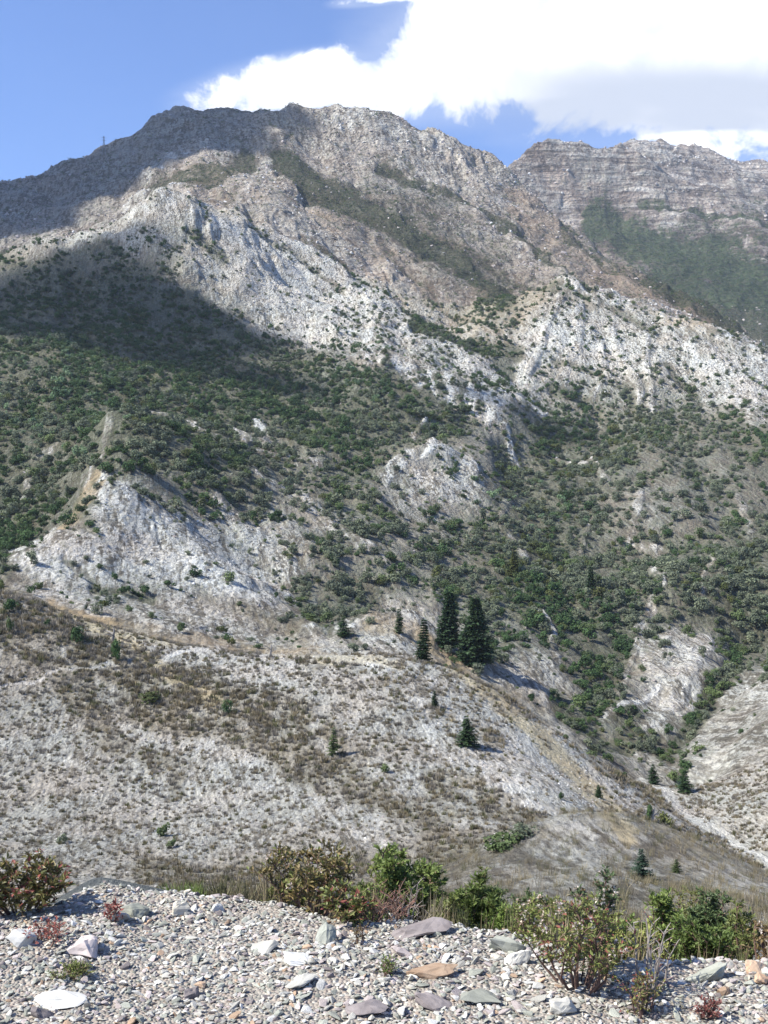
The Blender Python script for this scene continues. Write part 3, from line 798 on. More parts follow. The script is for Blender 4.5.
scl = np.stack([rad * (0.8 + 0.5 * RS.rand(n)), rad * (0.8 + 0.5 * RS.rand(n)), rad * (0.75 + 0.5 * RS.rand(n))], -1)
# kinds of scrub gather in patches
k1 = fbm(x / y * 14, np.log(y) * 9, 3, 91) + 0.55 * RS.randn(n) * 0.6
ell_ = lambda X0, Y0, rx, ry: np.hypot((pxs - X0) / rx, (pys - Y0) / ry) < 1
tone = np.where(k1 < -0.05, 2, np.where(k1 < 0.33, 1, 0))
tone = np.where((RS.rand(n) < 0.5) & (ell_(640, 520, 130, 110) | ell_(360, 560, 90, 60)), 2, tone)
tone = np.where((RS.rand(n) < 0.45) & (ell_(60, 300, 110, 90) | ell_(250, 360, 120, 60) | ell_(560, 640, 70, 60) | ell_(560, 420, 60, 30) | ell_(480, 400, 60, 30)), 0, tone)
tone = np.where((RS.rand(n) < 0.13) & (ell_(60, 400, 70, 60) | ell_(400, 380, 60, 30) | ell_(520, 505, 80, 30)), 4, tone)
tone = np.where((RS.rand(n) < 0.15) & (ell_(540, 480, 60, 50) | ell_(520, 560, 40, 60) | ell_(640, 440, 60, 30)), 3, tone)
tone = np.where((tone != 4) & (RS.rand(n) < 0.03), 3, tone)
shp = RS.randint(0, 5, n)
SP = np.stack([x, y, z - 0.1], -1); rot = np.stack([RS.randn(n) * 0.06, RS.randn(n) * 0.06, RS.rand(n) * 6.28], -1)
size_px = rad * F / y
visf = VISM[gi_, gj_] & (np.abs(x / y) < 0.34) & (y > 240)
score = np.where(visf, size_px * (1.25 - 0.35 * vloc), 0)        # those that stand out singly
order = np.argsort(-score); single = order[:300]; rest = order[300:]
protos = [SHR[t][k] for t in range(5) for k in range(5)]
scatter_object('scrub_undergrowth', SP[rest], rot[rest], scl[rest], tone[rest] * 5 + shp[rest], protos, 'dense low evergreen scrub spreading over the middle slopes')
LANDM = [('the white knob', 50, 560), ('the white spur', 150, 540), ('the red-lipped crest', 95, 485), ('the pale outcrop', 430, 470),
         ('the small white spot', 258, 428), ('the trio of conifers', 452, 640), ('the creek bend', 600, 725), ('the little gully spur', 685, 690),
         ('the pale knoll', 370, 630), ('the grey valley side', 745, 700), ('the gully bottom', 655, 770),
         ('the pale rib of rock', 495, 410), ('the brown saddle', 240, 610), ('the stony strip', 645, 620), ('the scrubby middle', 560, 540),
         ('the upper scrub', 640, 450), ('the shaded scrub', 180, 400), ('the left green slope', 30, 450), ('the central scrub', 330, 560)]
USED = set()
def place_words(px, py, lm, kth=0):
    b = sorted(lm, key=lambda q: math.hypot(px - q[1], py - q[2]))[kth]; dx, dy = px - b[1], py - b[2]; r = math.hypot(dx, dy)
    how = 'just ' if r < 16 else ('close ' if r < 30 else ('' if r < 46 else ('well ' if r < 64 else 'far ')))
    ang = math.atan2(-dy, dx)
    di = ['right of', 'up and right of', 'above', 'up and left of', 'left of', 'down and left of', 'below', 'down and right of'][int(round(ang / (math.pi / 4))) % 8]
    return (how + di + ' ' + b[0]).strip()
def unique(head, px, py, lm):
    for k in range(7):
        lb = head + ' ' + place_words(px, py, lm, k)
        if len(lb.split()) > 16: lb = lb.replace('well ', '').replace('close ', '').replace('far ', '').replace('just ', '')
        if lb not in USED and len(lb.split()) <= 16: break
    USED.add(lb); return lb
for s_ in single:
    o = link('shrub', SHR[tone[s_]][shp[s_]]); o.location = SP[s_]; o.rotation_euler = rot[s_]; o.scale = scl[s_]
    sz = 'large' if size_px[s_] > 8 else ('middling' if size_px[s_] > 6.3 else 'small')
    shape = 'broad' if scl[s_][2] < 0.8 * max(scl[s_][:2]) else ('upright' if scl[s_][2] > 1.1 * min(scl[s_][:2]) else 'rounded')
    tag(o, unique('%s %s %s shrub' % (sz, shape, TONES[tone[s_]][0]), pxs[s_], pys[s_], LANDM), 'shrub', 'shrubs dotted over the middle slopes')

# ---- scrub of the mountain: low dark bushes between the rocks
vm = np.clip(VEGm + 0.45 * clump(40, 171) + 0.4 * clump(130, 175) - 0.05, 0, 1)
dens = 0.024 * smooth(vm, 0.25, 0.8) + 0.009 * smooth(clump(50, 77), -0.25, 0.4)
x, y, z, i_, j_ = sample(dens, 1075, 2150, maxn=26000)
n = len(x); r_ = (1.0 + 1.6 * RS.rand(n) ** 2) * (y / 1300)
tn = np.where(RS.rand(n) < 0.35, 2, np.where(RS.rand(n) < 0.5, 1, 0))
SMALL = [shrub_mesh('mountain_bush', TONES[t][1], 300 + t * 3 + k, 110, False) for t in range(3) for k in range(3)]
scatter_object('mountain_scrub_vegetation', np.stack([x, y, z - 0.2], -1), np.stack([0 * x, 0 * x, RS.rand(n) * 6.28], -1), np.stack([r_ * 1.3, r_ * 1.3, r_ * 0.9], -1),
               tn * 3 + RS.randint(0, 3, n), SMALL, 'low dark scrub between the rocks of the mountain')
dens = 0.006 * smooth(VEGm + 0.3 * clump(60, 178), 0.35, 0.8)
x, y, z, i_, j_ = sample(dens, 2150, 3300, maxn=30000)
n = len(x); r_ = 2.5 + 3.0 * RS.rand(n)
scatter_object('far_slope_vegetation', np.stack([x, y, z - 0.3], -1), np.stack([0 * x, 0 * x, RS.rand(n) * 6.28], -1), np.stack([r_ * 1.2, r_ * 1.2, r_ * 0.7], -1),
               np.where(RS.rand(n) < 0.6, 0, 1) * 3 + RS.randint(0, 3, n), SMALL, 'green scrub on the far slope under the cliffs')

# ---- boulders and broken rock
M_rkw = mat_plain('white_quartz_rock', (0.42, 0.405, 0.39), (0.62, 0.605, 0.585), 0.8, 0.9, 0.15)
M_rkg = mat_plain('pinkish_grey_rock', (0.25, 0.215, 0.205), (0.42, 0.375, 0.36), 0.8, 0.9, 0.15)
ROCK = [rock_mesh('boulder', m, 500 + k + 20 * q, 0.85, 15) for q, m in enumerate((M_rkw, M_rkg)) for k in range(6)]
def rocks(name, dmin, dmax, dens, rfun, label, maxn):
    x, y, z, i, j = sample(dens, dmin, dmax, maxn=maxn); n = len(x)
    r = rfun(n, y); wl = WHTm[i, j]
    q = np.where(RS.rand(n) < smooth(wl, 0.4, 1.0), 0, 1)
    s = np.stack([r * (0.7 + 0.7 * RS.rand(n)), r * (0.7 + 0.7 * RS.rand(n)), r * (0.6 + 0.7 * RS.rand(n))], -1)
    scatter_object(name, np.stack([x, y, z + 0.05 * r], -1), np.stack([RS.randn(n) * 0.35, RS.randn(n) * 0.35, RS.rand(n) * 6.28], -1), s, q * 6 + RS.randint(0, 6, n), ROCK, label)
wc = lambda f, s: np.clip(WHTm + 0.35 * clump(f, s) + 0.3 * clump(f * 3.1, s + 3), 0, 1.2)
rocks('slope_rubble', 240, 1075, 0.10 * (1 - 0.9 * VEGm) * smooth(D, 240, 420) * smooth(wc(30, 211), 0.5, 0.95) * (500 / D) ** 0.8, lambda n, y: (0.32 + 0.6 * RS.rand(n) ** 4) * (y / 500) ** 0.7, 'loose white and grey rock strewn over the bare slopes', 34000)
rocks('mountain_rubble', 1075, 2200, 0.032 * (1 - 0.95 * VEGm) * smooth(wc(34, 221), 0.42, 0.85) + 0.0015, lambda n, y: (1.0 + 2.2 * RS.rand(n) ** 4) * (y / 1500), 'broken crags and boulders on the mountain', 36000)
rocks('far_cliff_rubble', 2500, 3500, 0.004 * (1 - 0.95 * VEGm) * smooth(wc(34, 231), 0.42, 0.85), lambda n, y: 2.0 + 3.5 * RS.rand(n) ** 2, 'broken rock on the far cliffs', 9000)
rocks('hill_rubble', 95, 236, 0.8 * smooth(wc(40, 241) - 0.5 * BRNm, 0.5, 0.95), lambda n, y: 0.08 + 0.15 * RS.rand(n) ** 4, 'small pale stones scattered over the near hill', 26000)

# ---- tufts of dead grass and heath on the near hill and bank
def tuft_mesh(name, mat, seed, n=38, h=1.0, spread=0.5, w=0.035, lean=0.35):
    rs = random.Random(seed); mb = MB()
    for k in range(n):
        a = rs.uniform(0, 6.28); r = spread * rs.random() ** 0.7
        p = Vector((r * math.cos(a), r * math.sin(a), -0.05)); hh = h * rs.uniform(0.5, 1.0)
        tip = p + Vector((math.cos(a) * lean * rs.uniform(0, 1) + rs.gauss(0, .12), math.sin(a) * lean * rs.uniform(0, 1) + rs.gauss(0, .12), hh))
        mid = (p + tip) / 2 + Vector((rs.gauss(0, .03), rs.gauss(0, .03), hh * 0.08))
        b = rs.uniform(0, 3.14); sd = Vector((math.cos(b), math.sin(b), 0)) * w
        mb.add([p - sd, p + sd, mid + sd * 0.8, mid - sd * 0.8, tip], [(0, 1, 2, 3), (3, 2, 4)])
    return mb.mesh(name, [mat])
M_dry = mat_leaf('dead_brown_grass', (0.15, 0.125, 0.080), (0.24, 0.20, 0.135), 0.15)
M_olg = mat_leaf('olive_heath', (0.10, 0.10, 0.052), (0.155, 0.148, 0.080), 0.15)
M_pur = mat_leaf('grey_purple_heath', (0.19, 0.17, 0.145), (0.28, 0.25, 0.215), 0.12)
M_straw = mat_leaf('straw_coloured_grass', (0.24, 0.20, 0.125), (0.34, 0.29, 0.19), 0.2)
TUF = [tuft_mesh('tuft', m, 700 + q * 5 + k, 34, 0.9, 0.5, 0.05) for q, m in enumerate((M_dry, M_olg, M_pur, M_straw)) for k in range(3)]
gb = np.clip(0.42 + 0.30 * BRNm + 0.30 * clump(60, 301) + 0.35 * clump(190, 305) - 0.38 * smooth(WHTm, 0.6, 1), 0, 1.2)
x, y, z, i_, j_ = sample(2.6 * smooth(gb, 0.16, 0.85) * (L < math.log(240)), 60, 260, maxn=42000)
n = len(x); b_ = BRNm[i_, j_]; rr = RS.rand(n)
kind = np.where(rr < 0.30 + 0.2 * b_, 0, np.where(rr < 0.45 + 0.2 * b_, 1, 2))
r_ = (0.38 + 0.5 * RS.rand(n) ** 2) * (0.75 + 0.4 * b_) * np.clip(y / 150, 0.6, 1.3)
scatter_object('heath_grass', np.stack([x, y, z], -1), np.stack([RS.randn(n) * .1, RS.randn(n) * .1, RS.rand(n) * 6.28], -1), np.stack([r_ * 1.0, r_ * 1.0, r_ * 1.15], -1), kind * 3 + RS.randint(0, 3, n), TUF, 'low brown heath and dead grass on the near hill')
REED = [tuft_mesh('reeds', m, 760 + q * 5 + k, 30, 1.0, 0.28, 0.009, 0.25) for q, m in enumerate((M_dry, M_olg, M_pur, M_straw)) for k in range(3)]
gl = clump(30, 331)
x, y, z, i_, j_ = sample((17 * smooth(gl + 0.5, -0.3, 0.6) * (0.12 + 0.88 * smooth(D, 12, 20)) * (PX > 330) + 1.6 * (PX <= 330) * (D > 13)) * (1 - 0.5 * (D > 30)) * (1 - 0.8 * smooth(GRYm, 0.1, 0.6)), 9.5, 60, maxn=30000)
n = len(x); rr = RS.rand(n)
kind = np.where(rr < 0.3, 0, np.where(rr < 0.58, 1, np.where(rr < 0.78, 2, 3)))
r_ = (0.15 + 0.28 * RS.rand(n) ** 2.5)
scatter_object('bank_grass', np.stack([x, y, z - 0.03], -1), np.stack([RS.randn(n) * .1, RS.randn(n) * .1, RS.rand(n) * 6.28], -1), np.stack([r_, r_, r_], -1), kind * 3 + RS.randint(0, 3, n), REED, 'dry stalky grass and reeds on the bank below the gravel')

# ------------------------------------------------------------------ conifers
def conifer(px, py, hpx, width, label, seed, mat=None, dense=1.0, group='conifers on the lower slopes', dmin=60):
    P = hit(px, py, dmin); d = P.y; H = hpx * d / F * 1.04; rs = random.Random(seed)
    root = bpy.data.objects.new('conifer', None); col.objects.link(root); root.location = P - Vector((0, 0, 0.1)); root.empty_display_size = 0.5
    tag(root, label, 'conifer', group)
    tb = MB(); lean = Vector((rs.gauss(0, .012), rs.gauss(0, .012), 1))
    tb.tube([lean * (H * k / 6) for k in range(7)], [0.028 * H * (1 - k / 6.3) + 0.01 for k in range(7)], 7)
    link('trunk', tb.mesh('trunk', [M_bark], True), root)
    cb = MB(); R = width * d / F / 2 * 1.25; nl = max(15, int(H * 2.3))
    for k in range(nl):
        f = k / (nl - 1); zz = H * (0.07 + 0.91 * f); rr = R * (1 - f) ** 0.85 * rs.uniform(0.82, 1.12) + 0.05 * R
        if f < 0.08: rr *= 0.75
        nb = int((9 + 7 * (1 - f)) * dense)
        for b in range(nb):
            a = rs.uniform(0, 6.28); r2 = rr * rs.uniform(0.6, 1.1); dz = -0.16 * r2 * rs.uniform(0.2, 1.4)
            dirv = Vector((math.cos(a), math.sin(a), 0)); st = lean * zz
            side = Vector((-dirv.y, dirv.x, 0)); m = max(3, int(r2 / (0.022 * H))); 
            for q in range(m):
                g = (q + rs.random()) / m
                p = st + dirv * r2 * g + Vector((0, 0, dz * g + 0.10 * r2 * g * g))
                s_ = H * 0.026 * rs.uniform(0.7, 1.4) * (1.25 - 0.5 * g)
                for sg in (-1, 1):
                    v = (dirv * 0.7 + side * sg * rs.uniform(0.4, 1.1) + Vector((0, 0, rs.uniform(-0.45, 0.35)))).normalized() * s_ * 2.6
                    cb.leaf(p, v, s_ * 1.5, Vector((rs.gauss(0, .3), rs.gauss(0, .3), 1)), 0, 0.2)
    link('crown', cb.mesh('crown', [mat or M_needles]), root)
    return root
M_blue = mat_leaf('blue_green_needles', (0.05, 0.085, 0.06), (0.075, 0.12, 0.085), 0.15)
conifer(423, 661, 40, 17, 'slim dark conifer standing alone left of the tall pair on the ridge', 1)
conifer(448, 650, 56, 26, 'tall dark conifer, left one of the pair on the ridge', 2)
conifer(475, 668, 66, 36, 'broadest and darkest conifer on the ridge, right one of the pair', 3)
conifer(399, 634, 24, 9, 'thin conifer behind the pale knoll, left of the slim lone conifer', 4, dmin=240)
conifer(467, 746, 29, 25, 'squat round dark conifer on the bare slope below the ridge trees', 5)
conifer(334, 756, 28, 14, 'thin see-through young conifer in the middle of the bare hill', 6, TONES[1][1], 0.6)
conifer(434, 707, 15, 8, 'tiny dark conifer on the slope just below the lone slim conifer', 7)
conifer(344, 638, 20, 17, 'small bright dark-green conifer at the left foot of the pale knoll', 8, dmin=240)
conifer(684, 793, 22, 18, 'round dark young conifer beside the white creek bed', 9, dmin=150)
conifer(653, 784, 19, 15, 'small dark conifer left of the creek bed in the gully bottom', 10, dmin=150)
conifer(599, 798, 13, 9, 'very small conifer low on the right end of the bare slope', 11)
conifer(514, 577, 25, 13, 'yellowish green pointed conifer rising from the scrub above the ridge pair', 12, TONES[3][1], dmin=240)
conifer(591, 592, 24, 11, 'slender dark conifer rising from the scrub above the creek gully', 13, dmin=240)
conifer(641, 880, 32, 26, 'feathery young conifer with blue-green needles on the grassy bank', 14, M_blue, 0.7, dmin=14)
conifer(676, 873, 16, 14, 'small feathery green conifer seedling right of the blue-green one on the bank', 15, TONES[1][1], 0.7, dmin=14)
#conifer(745, 690, 38, 16, 'pale green young conifer on the valley side at the right edge', 16, TONES[4][1], 0.6, dmin=240)

def low_shrub(px, py, w, h, t, label, seed, dmin=60, group='green shrubs on the bare near hill'):
    P = hit(px, py, dmin); d = P.y; s = d / F
    o = link('low_shrub', shrub_mesh('low_shrub', TONES[t][1], seed, 420)); o.location = P - Vector((0, 0, 0.05))
    o.scale = (w * s / 1.7, w * s / 1.7, h * s / 1.15); o.rotation_euler.z = seed
    tag(o, label, 'shrub', group)
low_shrub(76, 642, 20, 15, 0, 'rounded dark green shrub on the brown crest, right of the left-edge shrub', 21)
low_shrub(10, 613, 19, 14, 0, 'rounded dark shrub on the crest at the left edge', 22)
low_shrub(116, 661, 16, 22, 0, 'upright dark shrub below the weathered stump', 23)
low_shrub(152, 704, 28, 12, 3, 'bright green low spreading shrub on the bare hill', 24)
low_shrub(228, 713, 14, 13, 0, 'small ball-shaped dark shrub on the bare hill', 25)
low_shrub(47, 627, 8, 8, 0, 'tiny dark shrub between the two crest shrubs', 26)
low_shrub(221, 633, 13, 8, 3, 'little bright green shrub in the brown saddle', 27)
low_shrub(231, 645, 10, 8, 3, 'second little bright green shrub just below the one in the brown saddle', 28)
low_shrub(178, 632, 12, 10, 1, 'small olive shrub left of the bright ones in the brown saddle', 29)
low_shrub(10, 634, 10, 16, 1, 'narrow olive shrub below the left-edge crest shrub', 30)
low_shrub(163, 836, 16, 14, 1, 'olive shrub low on the bare hill above the middle of the gravel edge', 31)
low_shrub(172, 848, 12, 9, 1, 'small olive shrub beside the olive shrub low on the hill', 32)
low_shrub(62, 843, 13, 9, 2, 'grey green shrub low on the bare hill at the left', 33)
low_shrub(500, 852, 44, 18, 1, 'wide dark shrub in the hollow left of the grassy bank', 34, 40)
low_shrub(525, 838, 34, 14, 2, 'grey green shrub at the left shoulder of the grassy bank', 35, 35)
low_shrub(384, 774, 12, 10, 1, 'little olive shrub on the middle of the striped slope', 36)
low_shrub(560, 800, 8, 8, 0, 'tiny dark shrub near the foot of the tan rib', 37)
low_shrub(665, 838, 18, 16, 3, 'bright green shrub just behind the crest of the grassy bank', 38, 60)
low_shrub(650, 830, 10, 18, 0, 'upright dark shrub left of the bright green one behind the bank crest', 39, 60)

def stump(px, py, hpx, label, seed):
    P = hit(px, py, 60); s = P.y / F; rs = random.Random(seed); H = hpx * s
    root = bpy.data.objects.new('dead_stump', None); col.objects.link(root); root.location = P; tag(root, label, 'dead stump', 'weathered stumps on the near hill')
    a = MB(); a.tube([(0, 0, -0.2), (0.02 * H, 0, H * 0.35), (0.1 * H, 0, H * 0.7), (0.08 * H, 0, H)], [H * .13, H * .10, H * .08, H * .03], 7); link('trunk', a.mesh('trunk', [M_deadwood]), root)
    for k in range(3):
        b = MB(); an = rs.uniform(0, 6.28) if k else 3.3; z0 = H * rs.uniform(.3, .7); r = H * rs.uniform(.35, .7)
        b.tube([(0, 0, z0), (math.cos(an) * r * .6, math.sin(an) * r * .6, z0 + r * .25), (math.cos(an) * r, math.sin(an) * r, z0 + r * .3)], [H * .05, H * .035, H * .015], 5)
        link('branch', b.mesh('branch', [M_deadwood]), root)
stump(113, 642, 14, 'pale weathered stump on the tan crest above the upright shrub', 1)
stump(270, 656, 11, 'dark leaning stump at the left end of the pale ridge path', 2)
stump(652, 836, 16, 'bleached dead stick behind the crest of the grassy bank', 3)

# ------------------------------------------------------------------ mast on the skyline
def mast():
    P = hit(104, 156, 1500); s = P.y / F; H = 21 * s
    root = bpy.data.objects.new('lattice_mast', None); col.objects.link(root); root.location = P - Vector((0, 0, 2)); root.rotation_euler.z = 0.4
    tag(root, 'thin grey lattice mast on the left shoulder of the skyline', 'mast')
    M = mat_plain('galvanised_steel', (0.16, 0.17, 0.18), (0.24, 0.25, 0.26), 1.0, 0.5, 0.5)
    w0, w1 = H * 0.10, H * 0.018
    cor = lambda k, f: Vector((((-1, 1, 1, -1)[k]) * (w0 + (w1 - w0) * min(1, f * 1.25)), ((-1, -1, 1, 1)[k]) * (w0 + (w1 - w0) * min(1, f * 1.25)), H * f))
    for k in range(4):
        b = MB(); b.tube([cor(k, i / 8) for i in range(9)], [0.22] * 9, 4); link('leg', b.mesh('leg', [M]), root)
    b = MB()
    for i in range(8):
        for k in range(4):
            b.tube([cor(k, i / 8), cor((k + 1) % 4, (i + 1) / 8)], [0.12, 0.12], 3); b.tube([cor(k, (i + 1) / 8), cor((k + 1) % 4, (i + 1) / 8)], [0.12, 0.12], 3)
    link('bracing', b.mesh('bracing', [M]), root)
    for f in (0.80, 0.93):
        b = MB(); b.tube([(-H * .14, 0, H * f), (0, 0, H * f + 0.4), (H * .14, 0, H * f)], [.12, .3, .12], 4); link('cross_arm', b.mesh('cross_arm', [M]), root)
mast()

# ------------------------------------------------------------------ gravel ledge at our feet
EDGE = [(-600, 900), (-100, 915), (0, 924), (55, 921), (85, 903), (105, 895), (165, 899), (256, 911), (310, 920), (380, 930), (440, 938), (500, 948), (560, 962), (600, 970), (650, 970), (700, 966), (768, 968), (900, 970), (1400, 970)]
eu = np.array([(p[0] - 384) / F for p in EDGE]); ed = np.array([F * CAMZ / (p[1] - 512) for p in EDGE])
def ledge_z(x, y):
    x = np.asarray(x, dtype=float); y = np.asarray(y, dtype=float)
    u = np.where(y > 0.5, x / np.maximum(y, 0.5), np.sign(x) * 2)
    de = np.interp(u, eu, ed) + 0.10 * fbm(x * 1.3, y * 0 + 3, 3, 401)
    z = 0.035 * fbm(x * 0.9, y * 0.9, 4, 410) + 0.012 * perlin(x * 6, y * 6, 420)
    z = z + 0.03 * np.exp(-((y - de + 0.45) / 0.35) ** 2)      # a slight lip
    over = np.maximum(y - de - 0.05, 0)
    return z - over * (0.5 * smooth(over, 0, 0.5)) - 0.04 * smooth(over, 0, 0.2) - 1.2 * np.maximum(over - 2.2, 0)
gx = np.concatenate([-np.geomspace(90, 3.3, 30)[:-1], np.linspace(-3.2, 3.2, 260), np.geomspace(3.3, 90, 30)[1:]])
gy = np.concatenate([np.linspace(-90, 2.4, 30)[:-1], np.linspace(2.5, 7.6, 210)])
GXm, GYm = np.meshgrid(gx, gy); GZ = ledge_z(GXm, GYm)
nc = len(gx); a = (np.arange(len(gy) - 1)[:, None] * nc + np.arange(nc - 1)[None]).ravel()
def mat_gravel():
    m = bpy.data.materials.new('fine_crushed_gravel'); m.use_nodes = True
    t = NT(m.node_tree); bs = m.node_tree.nodes['Principled BSDF']; co = t.n('ShaderNodeTexCoord').outputs['Object']
    vo = t.n('ShaderNodeTexVoronoi'); t.put(vo.inputs['Vector'], co); vo.inputs['Scale'].default_value = 75
    sp = t.n('ShaderNodeSeparateColor'); t.put(sp.inputs[0], vo.outputs['Color'])
    r = t.n('ShaderNodeValToRGB'); t.put(r.inputs[0], sp.outputs[0]); e = r.color_ramp.elements
    e[0].position = 0; e[0].color = (0.26, 0.255, 0.24, 1); e[1].position = 1; e[1].color = (0.60, 0.59, 0.56, 1)
    for p, c in ((.3, (.36, .34, .31, 1)), (.55, (.42, .37, .34, 1)), (.75, (.34, .28, .25, 1))):
        q = e.new(p); q.color = c
    n = t.noise(co, 4, 8, 0.65)
    c = t.mix(1.0, r.outputs[0], t.mix(n, (0.62, 0.60, 0.55), (1.05, 1.03, 0.96)), 'MULTIPLY')
    t.put(bs.inputs['Base Color'], c); bs.inputs['Roughness'].default_value = 0.95; bs.inputs['Specular IOR Level'].default_value = 0.1
    bp = t.n('ShaderNodeBump'); bp.inputs['Distance'].default_value = 0.012; t.put(bp.inputs['Height'], t.m('SUBTRACT', n, vo.outputs['Distance'])); t.put(bs.inputs['Normal'], bp.outputs[0])
    return m
tag(link('gravel_ground', np_mesh('gravel_ground', np.stack([GXm, GYm, GZ], -1).reshape(-1, 3), np.stack([a, a + 1, a + nc + 1, a + nc], 1), [mat_gravel()])), kind='structure')

SC = [('pale grey', (0.34, 0.325, 0.285), (0.52, 0.495, 0.44)), ('greenish grey', (0.255, 0.26, 0.215), (0.395, 0.395, 0.335)), ('white', (0.52, 0.505, 0.465), (0.68, 0.66, 0.615)),
      ('pinkish', (0.38, 0.32, 0.295), (0.52, 0.45, 0.42)), ('orange brown', (0.34, 0.22, 0.14), (0.50, 0.37, 0.26)), ('dark purple grey', (0.16, 0.135, 0.13), (0.27, 0.235, 0.225)), ('cream', (0.46, 0.42, 0.34), (0.58, 0.54, 0.45))]
M_st = [mat_plain(nm.replace(' ', '_') + '_stone', a_, b_, 9.0, 0.85, 0.25, 0.004) for nm, a_, b_ in SC]
STN = [[rock_mesh('stone', m, 900 + q * 9 + k, 0.5, 13, 0.03) for k in range(5)] for q, m in enumerate(M_st)]
PC = np.array([0.33, 0.22, 0.16, 0.13, 0.035, 0.075, 0.05]); PC = PC / PC.sum()
n = QSTONES
sx = RS.uniform(-1, 1, n); sy = 2.6 + 3.6 * RS.rand(n); sx = sx * (0.42 * sy + 1.2)
r = 0.007 + 0.007 * RS.rand(n) + 0.013 * RS.rand(n) ** 6
szz = ledge_z(sx, sy)
ci_ = RS.choice(7, n, p=PC)
scatter_object('gravel', np.stack([sx, sy, szz + r * 0.25], -1), np.stack([RS.randn(n) * .35, RS.randn(n) * .35, RS.rand(n) * 6.28], -1),
               np.stack([r * (0.8 + 0.7 * RS.rand(n)), r * (0.8 + 0.6 * RS.rand(n)), r * (0.7 + .5 * RS.rand(n))], -1), ci_ * 5 + RS.randint(0, 5, n), [STN[c][k] for c in range(7) for k in range(5)],
               'loose crushed pale gravel covering the ledge')
def ledge_at(px, py):
    """ledge point seen at a pixel"""
    d = F * CAMZ / (py - 512)
    for _ in range(25):
        z = float(ledge_z((px - 384) / F * d, d)); d = 0.5 * d + 0.5 * F * (CAMZ - z) / (py - 512)
    return Vector(((px - 384) / F * d, d, z))
taken = []
def slab(px, py, wpx, hpx, c, label, seed, tilt=(0.1, 0.1), rz=0.0, flat=0.25, deep=0.6, cat='stone'):
    P = ledge_at(px, py + hpx * 0.3); s = P.y / F; W = wpx * s / 2 * 0.85; hpx = hpx * 0.6
    me = rock_mesh('stone', M_st[c], 5000 + seed, 0.6, 18, 0.02)
    bm = bmesh.new(); bm.from_mesh(me)
    bmesh.ops.triangulate(bm, faces=bm.faces)
    bmesh.ops.subdivide_edges(bm, edges=bm.edges, cuts=3, use_grid_fill=True)
    for v in bm.verts:
        q = v.co * 2.2 + Vector((seed, 0, 0)); v.co += v.co.normalized() * (0.10 * mnoise.noise(q) + 0.05 * mnoise.noise(q * 3.1) - 0.05 * abs(mnoise.noise(q * 2)))
    bm.to_mesh(me); bm.free()
    co = np.array([v.co[:] for v in me.vertices]); co = co / np.abs(co).max(0)
    for v, q in zip(me.vertices, co): v.co = (q[0] * W, q[1] * W * deep, q[2] * max(hpx * s * flat, 0.012) )
    o = link('stone', me); o.location = P + Vector((0, 0, hpx * s * flat * 0.45)); o.rotation_euler = (tilt[0], tilt[1], rz)
    tag(o, label, cat, 'stones on the gravel ledge'); taken.append((P.x, P.y, W))
